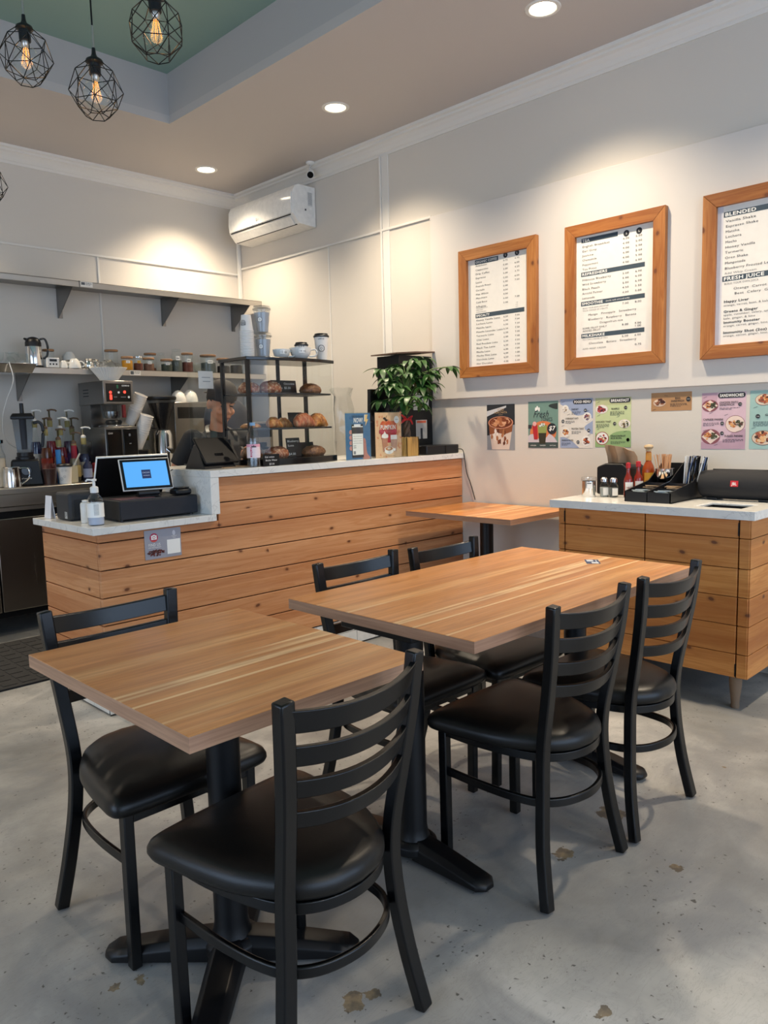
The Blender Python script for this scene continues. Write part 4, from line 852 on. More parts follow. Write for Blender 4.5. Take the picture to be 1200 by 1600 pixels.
o = b.build('price_card', smooth=0); o.location = (2.405, 3.262, ZT+.0005); tag(o, 'black chalk card reading Bottle Water in front of the water bottle', 'price card')
o = MB().extr([(0, 0, 0), (.15, -.01, .0), (.17, .12, .0), (.02, .15, .0)], (0, 0, .004), 'kraft').build('paper_bag', smooth=0, bevel=.001); o.location = (2.27, 3.40, ZT+.0005); o.location = (2.17, 3.345, ZT+.0005); tag(o, 'flat brown paper bag lying between the register tablet and the pastry case', 'paper bag')
# things on top of the case
ZP = 1.6503
def cup_prof(rb, rt, h, t_=.0012): return [(rb, 0), (rt, h), (rt+.002, h+.001), (rt+.002, h+.004), (rt-.001, h+.004), (rt-t_*1.5, h), (rb-t_, .004), (0, .004)]
def paper_cup_mesh(logo=True):
    b = MB(); b.lathe(cup_prof(.028, .039, .088), 'paper_cup', 28)
    if logo: art_ring(b, .0345+.0006, .048, -2.35, .012)
    return b
def art_ring(b, r, z, a0, s, m='ink'):
    n = 20
    for q, (ro, ri) in enumerate(((1.0, .86),)):
        vs = [(r*math.cos(a0+s*rr*math.cos(2*PI*k/n)/r), r*math.sin(a0+s*rr*math.cos(2*PI*k/n)/r), z+s*rr*math.sin(2*PI*k/n)) for rr in (ro, ri) for k in range(n)]
        b.add(vs, [(k, (k+1) % n, n+(k+1) % n, n+k) for k in range(n)], m)
    for dx, dz, l in ((-.3, .1, .5), (0, .3, .5), (.3, .1, .5), (0, -.3, .5)):
        b.add([(r*math.cos(a0+s*(dx-.08)/r), r*math.sin(a0+s*(dx-.08)/r), z+s*(dz-l/2)), (r*math.cos(a0+s*(dx+.08)/r), r*math.sin(a0+s*(dx+.08)/r), z+s*(dz-l/2)), (r*math.cos(a0+s*dx/r), r*math.sin(a0+s*dx/r), z+s*(dz+l/2))], [(0, 1, 2)], 'grey_ink')
b = MB(); b.lathe([(.036, 0), (.0385, .001), (.0385, .0045), (.0355, .0055), (.0255, .085), (0, .085)], 'paper_cup', 28); art_ring(b, .0325, .042, -2.75, .015); c0 = b.build('paper_cup')
for k in range(18):
    o = c0 if k == 0 else c0.copy()
    if k: C.objects.link(o)
    o.location = (2.435, 3.475, ZP+.0084*k); tag(o, 'white paper cup nested upside down in the stack at left on the pastry case' if k < 17 else 'printed topmost cup of the upside-down stack on the pastry case', 'paper cup', 'nested paper cups stacked on the pastry case')
for k, lab in enumerate(('lower of two clear plastic cups stacked on the pastry case', 'upper of two clear plastic cups stacked on the pastry case')):
    t = thing('plastic_cup', lab, 'plastic cup', (2.535, 3.47, ZP+k*.142))
    MB().lathe([(.031, .001), (.045, .118), (.048, .12), (.048, .126), (.044, .128)], 'plast', 28).build('body', t)
    MB().lathe([(.0295, .004), (.041, .105), (0, .105)], '#a9adb3', 24).build('sleeve_inside', t)
    MB().lathe([(.0495, .120), (.0495, .126), (.046, .130), (.044, .139), (0, .139)], 'plast', 28).build('lid', t)
    b = MB(); vs, fs, wd = glyphs('16 oz   12 oz'); r = .0462; b.add([(r*math.cos(-2.9+v.x*.05/wd/r), r*math.sin(-2.9+v.x*.05/wd/r), .104+v.y*.010) for v in vs], fs, 'ink')
    n = 20; vs = [(.0398*math.cos(-2.5+.012*math.cos(2*PI*q/n)/.0398), .0398*math.sin(-2.5+.012*math.cos(2*PI*q/n)/.0398), .066+.014*math.sin(2*PI*q/n)) for q in range(n)]; b.add(vs, [tuple(range(n))], 'white_ink'); art_ring(b, .0402, .066, -2.5, .014); b.build('printed_marks', t, smooth=0)
def mug(name, loc, r, h, label, rz, txt, grp=None, handle=True, flip=False):
    t = thing(name, label, 'cup', loc, rz, grp)
    b = MB(); b.lathe([(r*.45, 0), (r*.50, .004), (r*.62, h*.12), (r*.88, h*.45), (r, h*.85), (r*1.01, h), (r*.96, h), (r*.93, h*.85), (r*.8, h*.4), (r*.5, h*.12), (0, h*.1)], 'porcelain', 28); b.build('bowl', t)
    MB().tube(bez([(r*.93, 0, h*.82), (r*1.35, 0, h*.86), (r*1.52, 0, h*.6), (r*1.35, 0, h*.32), (r*.78, 0, h*.25)], 5), .0045, 'porcelain', 8).build('handle', t)
    if txt:
        b = MB(); rr = r*1.0; b.add([((rr+.001)*math.cos(a)*1.0, (rr+.001)*math.sin(a), z) for a, z in [(-.4-rz-2.0+k*.09, zz) for zz in (h*.5, h*.86) for k in range(7)]], [(k, k+1, k+8, k+7) for k in range(6)], 'white_ink')
        vs, fs, wd = glyphs(txt); b.add([((rr+.0016)*math.cos(-2.35-rz+v.x*.035/wd/rr), (rr+.0016)*math.sin(-2.35-rz+v.x*.035/wd/rr), h*.60+v.y*.014) for v in vs], fs, 'ink'); b.build('sticker', t, smooth=0)
    return t
mug('coffee_mug', (2.62, 3.42, ZP), .048, .052, 'smaller white cup labelled 12 oz on the pastry case', -.6, '12 oz')
mug('coffee_mug', (2.72, 3.38, ZP), .060, .062, 'larger white cup labelled 16 oz on the pastry case', -.6, '16 oz')
for k in range(2): 
    o = MB().lathe([(.040, 0), (.041, .006), (.037, .008), (.036, .013), (0, .013)], 'black_plastic', 24).build('round_black_cover'); o.location = (2.64+.075*k, 3.53, ZP+.055); 
    o.location = (2.64+.075*k, 3.545, ZP); tag(o, 'flat black cup lid lying behind the white cups', 'cup lid', 'black lids on the pastry case')
    
def lidcup(loc, rb, rt, h, label, txt):
    t = thing('lidded_paper_cup', label, 'paper cup', loc)
    b = MB(); b.lathe([(rb, 0), (rt, h), (0, h)], 'paper_cup', 30); b.build('cup', t)
    MB().lathe([(rt+.003, h-.004), (rt+.004, h+.004), (rt, h+.006), (rt-.004, h+.016), (rt-.008, h+.017), (rt-.011, h+.012), (0, h+.012)], 'black_plastic', 30).build('lid', t)
    b = MB(); rm = (rb+rt)/2+.0012; art_ring(b, rm+.001, h*.5, -2.30, .019)
    vs, fs, wd = glyphs(txt); rr = rt+.0008; b.add([(rr*math.cos(-2.30+(v.x/wd-.5)*.035/rr), rr*math.sin(-2.30+(v.x/wd-.5)*.035/rr), h*.86+v.y*.011) for v in vs], fs, 'ink'); b.build('print', t, smooth=0); return t
lidcup((2.800, 3.47, ZP), .027, .036, .088, 'shorter white paper cup with black lid on the pastry case', 'SM')
lidcup((2.890, 3.40, ZP), .029, .041, .135, 'tall white paper cup with black lid at the right end of the pastry case', 'LARGE')

# ------------------------------------------------------------------ table-top flyers, plant, router, black box
def flyer(x, w_, h_, bg, fill, label, lean=-6):
    t = thing('acrylic_flyer', label, 'flyer', (x, 3.30, ZT+.0008), 0, 'flyers in acrylic stands on the bar')
    b = MB().frame((0, 0, 0), (1, 0, 0), (0, 0, 1)); b.rect(0, 0, w_, h_, bg, 0); fill(b, w_, h_); o = b.build('printed_sheet', t, smooth=0)
    b = MB(); b.box((-.003, -.0045, 0), (w_+.003, -.0030, h_+.006), 'glass'); b.box((-.003, .0015, 0), (w_+.003, .0030, h_+.006), 'glass'); b.box((-.003, .003, 0), (w_+.003, .075, .0025), 'glass'); b.build('acrylic_stand', t, smooth=0)
    return t
def f_phone(b, W, H):
    b.text('ORDER ONLINE', W*.28, H*.905, .013, '#1d2c3a', W*.42); b.text('NOW!', W*.32, H*.80, .027, 'white_ink', W*.36, bold=True, shear=.1)
    b.poly([(W*.80, H*.97), (W*.90, H*.97), (W*.86, H*.87), (W*.92, H*.87), (W*.79, H*.72), (W*.82, H*.82), (W*.76, H*.82)], '#e9c27a', .001); b.poly([(W*.77, H*.97), (W*.80, H*.97), (W*.76, H*.82), (W*.745, H*.82)], 'white_ink', .0011)
    for k in range(4): b.pill(W*.14, H*(.20+.115*k), W*.34, H*(.20+.115*k)+.026, '#c98d84', .0008+k*.0001)
    blob(b, [(W*.66, H*.42), (W*.73, H*.46), (W*.80, H*.40), (W*.84, H*.14), (W*.97, H*.02), (W*.66, H*.02), (W*.66, H*.42)], '#b87b70', .0009)
    b.rect(W*.24, H*.04, W*.70, H*.76, '#20222a', .0016); b.rect(W*.26, H*.10, W*.685, H*.72, 'white_ink', .002); b.rect(W*.26, H*.56, W*.685, H*.70, '#3c3a3f', .0022); b.pill(W*.33, H*.72, W*.60, H*.72+.012, '#e9e9ea', .0023)
    for k in range(4): b.rect(W*.29, H*(.50-.05*k), W*.65, H*(.50-.05*k)+.0015, 'grey_ink', .0022)
    for k in range(2): b.rect(W*.29, H*(.29-.04*k), W*.40, H*(.29-.04*k)+.003, 'ink', .0022)
    b.rect(W*.29, H*.115, W*.38, H*.185, '#8a8d90', .0022)
def f_pump(b, W, H):
    for i in range(26):
        x, y = random.choice((random.uniform(.02, .2), random.uniform(.82, .98), random.uniform(.05, .95))), random.random(); a = random.uniform(0, PI); 
        for q in (-.6, 0, .6): b.poly([(W*x, H*y), (W*x+.010*math.cos(a+q)-.003*math.sin(a+q), H*y+.010*math.sin(a+q)+.003*math.cos(a+q)), (W*x+.018*math.cos(a+q), H*y+.018*math.sin(a+q)), (W*x+.010*math.cos(a+q)+.003*math.sin(a+q), H*y+.010*math.sin(a+q)-.003*math.cos(a+q))], '#dc9268', .0004+i*.00001)
    for x in (.30, .40, .5, .6, .70): b.disc(W*x, H*.66, W*.13, '#cf5a34' if x in (.3, .5, .7) else '#d96f3f', .001+abs(.5-x)*-.0004+.0002, H*.155)
    b.poly([(W*.18, H*.62), (W*.82, H*.62), (W*.78, H*.42), (W*.6, H*.33), (W*.34, H*.33), (W*.22, H*.42)], '#b5323a', .0013)
    b.extr([b.P2(x, y, .0014) for x, y in ((W*.36, H*.83), (W*.33, H*.88), (W*.37, H*.90), (W*.42, H*.86), (W*.5, H*.83), (W*.42, H*.80))], b.n_*.0002, '#2f1c1c'); b.disc(W*.33, H*.87, .006, '#2f1c1c', .0015); b.tube([b.P2(W*.40, H*.86, .002), b.P2(W*.44, H*.93, .002)], .0012, '#2f1c1c', 5)
    b.disc(W*.82, H*.84, W*.10, 'white_ink', .0012); b.text('NEW', W*.82, H*.83, .007, 'slate', h=.0016, align='c')
    b.text('PUMPKIN', W*.19, H*.625, .027, 'white_ink', W*.58, h=.0022, bold=True); b.rect(W*.14, H*.535, W*.82, H*.615, '#b5384a', .0016); b.text('COLD BREW LATTE', W*.16, H*.55, .014, '#d9606c', W*.64, h=.0021, bold=True)
    for x0_, x1_ in ((.23, .47), (.56, .84)): b.poly([(W*x0_, H*.47), (W*x1_, H*.47), (W*(x1_-.05), H*.13), (W*(x0_+.05), H*.13)], '#bd8468' if x0_ < .5 else '#c99f88', .0018)
    blob(b, [(W*.22, H*.45), (W*.24, H*.51), (W*.30, H*.53), (W*.34, H*.59), (W*.40, H*.53), (W*.47, H*.51), (W*.48, H*.45), (W*.35, H*.43), (W*.22, H*.45)], 'white_ink', .002); b.rect(W*.57, H*.40, W*.82, H*.50, 'white_ink', .002)
    b.disc(W*.5, H*.14, W*.17, 'white_ink', .0024, H*.065); b.disc(W*.5, H*.19, W*.17, 'white_ink', .0025, H*.055); b.disc(W*.5, H*.195, W*.145, '#b97f52', .0026, H*.042); b.disc(W*.5, H*.20, W*.06, '#ecd9c0', .0027, H*.025); b.disc(W*.71, H*.17, W*.045, 'white_ink', .0023, H*.03)
    b.text('COFFEE COLOR CUPS', W*.28, H*.02, .006, '#5a4034', W*.45)
flyer(2.962, .198, .268, '#3c6e97', f_phone, 'blue flyer reading NOW! showing a phone, beside the pastry case')
flyer(3.200, .222, .270, '#e6bd92', f_pump, 'orange PUMPKIN flyer with drinks, between the blue flyer and the plant')
pl = thing('potted_money_tree', 'braided money tree with red ribbon in a square bamboo pot at the bar end', 'potted plant', (3.51, 3.335, ZT+.0008))
m_pine('bamboo', 'z', pitch=5, z0=-2, dark='#a07a3e', mid='#bd9550', light='#d6b06c', knots=0)
b = MB(); pw = .052; 
for k in range(8):
    for f in range(4):
        a = f*PI/2; ca, sa = math.cos(a), math.sin(a); u0, u1 = -pw+k*2*pw/8, -pw+(k+1)*2*pw/8-.0008
        P_ = [(pw, u0), (pw, u1), (pw-.008, u1), (pw-.008, u0)]; b.prism([(x*ca-y*sa, x*sa+y*ca) for x, y in P_], 0, .118-(.003 if k % 2 else 0), 'bamboo')
b.box((-pw+.008, -pw+.008, .004), (pw-.008, pw-.008, .100), '#3a2c20'); b.build('pot', pl, smooth=0)
b = MB()
for s in range(3):
    pts = [(.012*math.cos(2*PI*(s/3+z*3.2)), .012*math.sin(2*PI*(s/3+z*3.2)), .10+z*.6) for z in [k*.02 for k in range(13)]]; b.tube(pts, [.014-.0004*k for k in range(13)], '#5a4636', 8)
b.build('trunk', pl)
b = MB(); b.tube([(.027*math.cos(a), .027*math.sin(a), .225) for a in [2*PI*k/14 for k in range(14)]], .005, '#b81f26', 6, closed=True)
for s, q in ((-1, .03), (1, .02), (-1, -.02), (1, -.03)): b.tube(bez([(-.02, -.022, .225), (-.03+s*.035, -.035, .235+q*.5), (-.03+s*.05, -.03, .225+q), (-.02+s*.02, -.03, .225)], 4), .0035, '#b81f26', 5)
b.build('red_ribbon', pl)
plain('leaf', '#2f5423', .42, noise=.25, nscale=40); plain('stem_green', '#5d7a3c', .5)
b = MB(); sb = MB(); rs = random.Random(3)
def leaflet(o, d, L_, w_, droop):
    d = d.normalized(); sd = d.cross(Vector((0, 0, 1))); sd = sd.normalized() if sd.length > .05 else Vector((1, 0, 0)); n = 7; vs = []; fs = []; p = Vector(o); dd = d.copy()
    for k in range(n+1):
        u = k/n; w2 = w_*math.sin(PI*min(1, u*.96+.04))**.8*(1 if u < .5 else 1-.25*(u-.5)); up = dd.cross(sd)*-1
        vs += [p-sd*w2+Vector((0, 0, w2*.25)), p.copy(), p+sd*w2+Vector((0, 0, w2*.25))]; dd = (dd+Vector((0, 0, -droop/n))).normalized(); p = p+dd*(L_/n)
    for k in range(n):
        a = 3*k; fs += [(a, a+1, a+4, a+3), (a+1, a+2, a+5, a+4)]
    b.add(vs, fs, 'leaf')
for i in range(46):
    az = rs.uniform(0, 2*PI); el = rs.uniform(-.05, 1.25); Ls = rs.uniform(.10, .25)*(1-.25*el/1.25); st0 = Vector((0, 0, .33+rs.uniform(-.02, .14)))
    d = Vector((math.cos(az)*math.cos(el), math.sin(az)*math.cos(el)*.8, math.sin(el)))
    if i == 0: d = Vector((.95, -.35, .30)); Ls = .30; st0.z = .46
    if i == 1: d = Vector((-.80, .1, .45)); Ls = .24; st0.z = .42
    if i == 2: d = Vector((.3, -.4, .9)); Ls = .2
    mid_ = st0+d*Ls*.5+Vector((0, 0, .02)); tip = st0+d*Ls
    if tip.x > .36: continue
    sb.tube(bez([st0-Vector((0, 0, .06)), mid_, tip], 4), .0028, 'stem_green', 5)
    h0 = Vector((d.x, d.y, d.z*.3)).normalized(); sd = h0.cross(Vector((0, 0, 1))).normalized()
    for q in (-1.9, -1.1, -.4, .4, 1.1, 1.9): leaflet(tip, h0*math.cos(q)+sd*math.sin(q)+Vector((0, 0, .25)), rs.uniform(.075, .125), rs.uniform(.014, .021), rs.uniform(.9, 2.3))
sb.tube([(0, 0, .28), (.005, 0, .46)], [.008, .003], 'stem_green', 7); fo = sb.build('stems', pl); b.build('foliage', pl, smooth=80)
rt = thing('router', 'flat black electronic box at the wall end of the bar, black cable hanging from it', 'router', (0, 0, 0))
MB().box((3.62, 3.27, ZT+.001), (3.935, 3.43, ZT+.058), 'black_plastic').build('housing', rt, bevel=.006); MB().box((3.80, 3.2665, ZT+.004), (3.812, 3.2705, ZT+.055), 'black_gloss').build('seam', rt)
tag(MB().tube(bez([(3.90, 3.262, ZT+.03), (3.945, 3.245, 1.10), (3.953, 3.235, 1.03), (3.955, 3.222, .95), (3.955, 3.195, .89), (3.957, 3.175, .83), (3.955, 3.155, .775)], 8), .0028, 'black_plastic', 6).build('power_cable'), 'black cable running from the bar end down the wall to the small table', 'cable')
bb = thing('dispenser_cabinet', 'tall black box with open flap lid behind the plant', 'box', (0, 0, 0))
MB().box((3.62, 3.50, ZT+.001), (3.938, 3.70, 1.725), 'black_matte').build('body', bb, bevel=.004)
b = MB(); b.extr([(3.575, 3.475, 1.728), (3.76, 3.470, 1.742), (3.945, 3.475, 1.750), (3.945, 3.71, 1.750), (3.76, 3.71, 1.742), (3.575, 3.71, 1.728)], (0, 0, .008), '#6b5344'); b.build('lid', bb, smooth=0)
b = MB().frame((3.75, 3.499, 1.35), (1, 0, 0), (0, 0, 1)); b.rect(0, .02, .15, .20, '#9aa09c', .0004); lines(b, .01, .18, 18, .12, 'ink', .009); b.build('instruction_sheet', bb, smooth=0)
b = MB().frame((3.77, 3.499, 1.18), (1, 0, 0), (0, 0, 1)); b.rect(0, 0, .11, .125, '#a9a6a0', .0004); b.rect(.01, .105, .10, .12, '#c4593a', .0007); b.rect(.045, 0, .065, .07, 'ink', .0007); b.build('warning_label', bb, smooth=0)
b = MB(); b.extr([(3.30, 3.44, 1.30), (3.50, 3.44, 1.30), (3.46, 3.46, 1.50), (3.325, 3.46, 1.50)], (0, .03, 0), 'black_gloss'); b.box((3.34, 3.45, ZT+.001), (3.46, 3.50-.004, 1.30), 'black_plastic'); tag(b.build('tilted_screen', smooth=0, bevel=.002), 'black tilted screen behind the orange flyer', 'screen')
t = thing('clear_straw_holder', 'clear crumpled plastic bag standing behind the blue flyer', 'plastic bag', (3.27, 3.66, ZT+.001)); b = MB(); rs = random.Random(8)
b.lathe([(.055, 0), (.062, .1), (.058, .2), (.066, .30), (.05, .38), (.075, .43)], 'plast', 14, cap=False); b.v = [Vector((v.x*(1+rs.uniform(-.18, .18)), v.y*(1+rs.uniform(-.18, .18)), v.z+rs.uniform(-.01, .012)*(v.z > 0))) for v in b.v]; b.build('bag', t, smooth=20)
t.name = 'plastic_bag'

# ------------------------------------------------------------------ till level: register gear
ZL = .866
pp = thing('receipt_printer', 'dark grey receipt printer on the left end of the bar', 'printer', (0, 0, 0))
MB().box((1.475, 3.60, ZL+.001), (1.63, 3.76, ZL+.135), '#26282c').build('housing', pp, bevel=.014)
b = MB(); b.box((1.50, 3.5975, ZL+.02), (1.61, 3.601, ZL+.10), 'black_plastic'); b.build('front_panel', pp, bevel=.001)
b = MB().frame((1.4745, 3.655, ZL+.012), (0, -1, 0), (0, 0, 1)); b.rect(0, 0, .028, .032, '#b9b9b5', .0003); lines(b, .003, .026, 4, .022, 'ink', .006); b.build('rating_label', pp, smooth=0)
tag(MB().extr([(1.462, 3.80, ZL+.001), (1.475, 3.80, ZL+.112), (1.488, 3.80, ZL+.001), (1.486, 3.80, ZL+.001), (1.475, 3.80, ZL+.107), (1.464, 3.80, ZL+.001)], (0, .075, 0), '#dfe0e6').build('tent_card', smooth=0), 'white folded tent card beside the receipt printer', 'card')
def pump_head(t, z, s=1, m='white_plastic', a=PI*1.1):
    b = MB(); b.lathe([(.017*s, z), (.017*s, z+.022*s), (.013*s, z+.026*s), (.006*s, z+.028*s), (.006*s, z+.048*s), (.011*s, z+.05*s), (.012*s, z+.058*s), (0, z+.060*s)], m, 16); b.tube([(0, 0, z+.054*s), (.028*s*math.cos(a), .028*s*math.sin(a), z+.056*s), (.034*s*math.cos(a), .034*s*math.sin(a), z+.048*s)], .0042*s, m, 6); b.build('pump_head', t)
t = thing('hand_sanitizer', 'clear hand sanitizer pump bottle with white label on the low bar end', 'bottle', (1.498, 3.368, ZL+.0008))
MB().lathe([(.033, 0), (.036, .004), (.036, .10), (.033, .118), (.022, .134), (.014, .142), (.014, .150)], 'plast', 28).build('body', t); MB().lathe([(.0335, .003), (.035, .04), (0, .04)], '#b9c2d6', 24).build('gel', t)
b = MB(); b.lathe([(.0366, .036), (.0366, .10)], 'white_ink', 32, cap=False); r = .0369
for k in range(9): b.add([(r*math.cos(a), r*math.sin(a), .092-k*.0055+dz) for dz in (0, .002) for a in (-2.2, -2.0, -1.8, -1.6)], [(q, q+1, q+5, q+4) for q in range(3)], 'grey_ink')
b.build('label_band', t); pump_head(t, .146, 1.05, a=PI*.75)
t = thing('wipes_bottle', 'small white bottle behind the hand sanitizer', 'bottle', (1.505, 3.49, ZL+.0008)); MB().lathe([(.021, 0), (.023, .004), (.023, .086), (.019, .094), (0, .096)], 'white_plastic', 24).build('body', t); MB().lathe([(.014, .0965), (.014, .105), (0, .107)], 'white_plastic', 16).build('cap', t)
cd = thing('cash_drawer', 'wide black cash drawer on the low bar', 'cash drawer', (0, 0, 0))
MB().box((1.600, 3.345, ZL+.010), (2.005, 3.66, ZL+.098), '#17181c').build('housing', cd, bevel=.003); MB().box((1.603, 3.338, ZL+.012), (2.002, 3.3445, ZL+.093), '#12151f').build('drawer_front', cd, bevel=.002)
for x in (1.62, 1.98):
    for y in (3.37, 3.63): MB().lathe([(.01, 0.0006), (.01, .010)], 'black_plastic', 10, (x, y, ZL)).build('foot', cd)
tag(MB().box((1.625, 3.38, ZL+.0985), (1.80, 3.50, ZL+.1005), '#5a3c44').build('mouse_pad', smooth=0), 'thin maroon mat lying on the cash drawer', 'mat')
ct_ = thing('customer_display', 'small tablet with glowing blue screen on the cash drawer, facing customers', 'tablet', (1.79, 3.42, ZL+.101), math.radians(-9))
R_ = Matrix.Rotation(math.radians(-20), 4, 'X')
b = MB(); b.X = Matrix.Translation((0, 0, .033)) @ R_; b.box((-.122, -.005, 0), (.122, .007, .158), 'white_plastic'); b.build('frame', ct_, bevel=.003)
b = MB(); b.X = Matrix.Translation((0, 0, .033)) @ R_; b.box((-.118, -.0066, .004), (.118, -.0052, .154), 'black_gloss'); b.build('bezel', ct_)
b = MB(); b.X = Matrix.Translation((0, 0, .033)) @ R_; b.frame((-.105, -.0068, .016), (1, 0, 0), (0, 0, 1)); b.rect(0, 0, .21, .126, 'screen_blue', .0002); b.rect(.082, .040, .126, .084, '#1b3668', .0005); b.text('ORDER', .085, .066, .007, '#c4d2ea', .037, h=.0008); b.rect(.088, .054, .12, .056, '#c4d2ea', .0008); b.build('screen', ct_, smooth=0)
MB().tube([(-.05, .012, .018), (.05, .012, .018)], .017, 'black_plastic', 16).build('hinge_bar', ct_); MB().box((-.045, .0, .0006), (.06, .07, .006), 'black_plastic').build('stand_base', ct_, bevel=.002)
t = thing('register_monitor', 'large black register monitor seen from behind the blue tablet', 'monitor', (1.82, 3.72, ZL+.0008), math.radians(-3)); R_ = Matrix.Rotation(math.radians(24), 4, 'X')
b = MB(); b.X = Matrix.Translation((0, 0, .045)) @ R_; b.box((-.185, -.007, 0), (.185, .007, .275), 'white_plastic'); b.build('rim', t, bevel=.004)
b = MB(); b.X = Matrix.Translation((0, 0, .045)) @ R_; b.box((-.181, -.0085, .003), (.181, -.0072, .269), 'black_matte'); b.build('back_shell', t)
b = MB(); b.box((-.08, .0, 0), (.08, .12, .012), 'black_plastic'); b.box((-.03, .01, .012), (.03, .03, .10), 'black_plastic'); b.build('stand', t, bevel=.002)
t = thing('card_reader', 'small rounded black card reader on the right end of the cash drawer', 'card reader', (1.945, 3.395, ZL+.1)); MB().box((-.042, -.038, 0.0005), (.042, .038, .030), 'black_plastic').build('cradle', t, bevel=.010); MB().box((-.033, -.030, .031), (.033, .030, .038), 'black_gloss').build('reader_pad', t, bevel=.003)
MB().tube(bez([(0, .03, .01), (-.01, .07, .05), (-.02, .085, .10), (.02, .10, .12)], 6), .0025, 'black_plastic', 6).build('cable', t)
t = thing('order_tablet', 'black tilted order tablet on a stand at the left end of the raised bar', 'tablet', (2.165, 3.46, ZT+.0008), math.radians(4)); R_ = Matrix.Rotation(math.radians(-38), 4, 'X')
b = MB(); b.add([(-.10, -.085, 0), (.10, -.085, 0), (.10, .085, 0), (-.10, .085, 0), (-.06, .03, .12), (.10, .03, .12), (.10, .06, .12), (-.06, .06, .12)], [(0, 3, 2, 1), (4, 5, 6, 7), (0, 1, 5, 4), (1, 2, 6, 5), (2, 3, 7, 6), (3, 0, 4, 7)], 'black_plastic'); b.build('stand', t, bevel=.004)
b = MB(); b.X = Matrix.Translation((.015, -.075, .020)) @ R_; b.box((-.105, -.012, 0), (.105, -.0005, .165), 'black_matte'); b.build('back_shell', t, bevel=.006); b = MB(); b.X = Matrix.Translation((.015, -.075, .020)) @ R_; b.box((-.025, -.016, .045), (.025, -.0125, .060), 'black_gloss'); b.build('latch', t, bevel=.001); MB().box((.105, .0, .10), (.135, .05, .145), 'black_plastic').build('side_reader', t, bevel=.003)

# ------------------------------------------------------------------ condiments on the pine cabinet
ZK = .8822
t = thing('cinnamon_shaker', 'wide-lidded steel shaker at the left end of the cabinet top', 'shaker', (3.565, 2.09, ZK)); MB().lathe([(.034, 0), (.035, .003), (.035, .082), (0, .082)], 'chrome', 28).build('body', t); MB().lathe([(.038, .082), (.039, .086), (.039, .100), (.036, .103), (0, .103)], 'plast', 28).build('lid', t)
b = MB(); r = .0356; b.add([(r*math.cos(a), r*math.sin(a), z) for z in (.045, .078) for a in [-2.9+.12*k for k in range(8)]], [(k, k+1, k+9, k+8) for k in range(7)], 'paper'); b.add([((r+.0004)*math.cos(a), (r+.0004)*math.sin(a), z) for z in (.070, .074) for a in [-2.85+.1*k for k in range(7)]], [(k, k+1, k+8, k+7) for k in range(6)], 'ink'); b.build('paper_label', t, smooth=0)
def shaker(loc, fill, label):
    t = thing('spice_shaker', label, 'shaker', loc, PI/4*.6, 'small glass shakers'); b = MB(); b.lathe([(.022, 0), (.024, .004), (.024, .055), (.017, .070), (.016, .078)], 'glass', 8); b.build('glass_body', t, smooth=10); MB().lathe([(.0215, .002), (.0225, .05), (0, .052)], fill, 8).build('contents', t, smooth=10); MB().lathe([(.0185, .078), (.0185, .094), (.012, .101), (0, .102)], 'chrome', 20).build('cap', t)
    MB().box((-.014, -.0245, .010), (.014, -.0235, .048), 'paper').build('paper_label', t, smooth=0); t.children[-1].rotation_euler = (0, 0, -PI/4-.45); return t
shaker((3.600, 2.020, ZK), '#a9a79f', 'glass spice shaker with pale contents, second from left on cabinet'); shaker((3.600, 1.968, ZK), '#5c5c58', 'glass spice shaker with dark contents, third from left on cabinet')
t = thing('napkin_dispenser', 'black napkin dispenser with brown paper napkins sticking up', 'napkin dispenser', (0, 0, 0))
b = MB(); b.extr([(3.72, 2.135, ZK), (3.72, 1.955, ZK), (3.72, 1.955, ZK+.140), (3.72, 1.985, ZK+.165), (3.72, 2.085, ZK+.165), (3.72, 2.135, ZK+.145)], (.19, 0, 0), 'black_matte'); b.build('housing', t, bevel=.008)
b = MB(); n = 10; vs = [(3.78+.012*math.sin(k*1.3)+dx, 2.10-.17*k/n, z) for z, dx in ((ZK+.16, 0), (ZK+.20, -.01), (ZK+.255+.0, -.025)) for k in range(n+1)]
for k in range(n+1): vs[2*(n+1)+k] = (vs[2*(n+1)+k][0], vs[2*(n+1)+k][1]+.01, ZK+.262-.035*(k/n)**2)
b.add(vs, [(r_*(n+1)+k, r_*(n+1)+k+1, (r_+1)*(n+1)+k+1, (r_+1)*(n+1)+k) for r_ in range(2) for k in range(n)], 'kraft'); b.build('napkins', t, solid=.002)
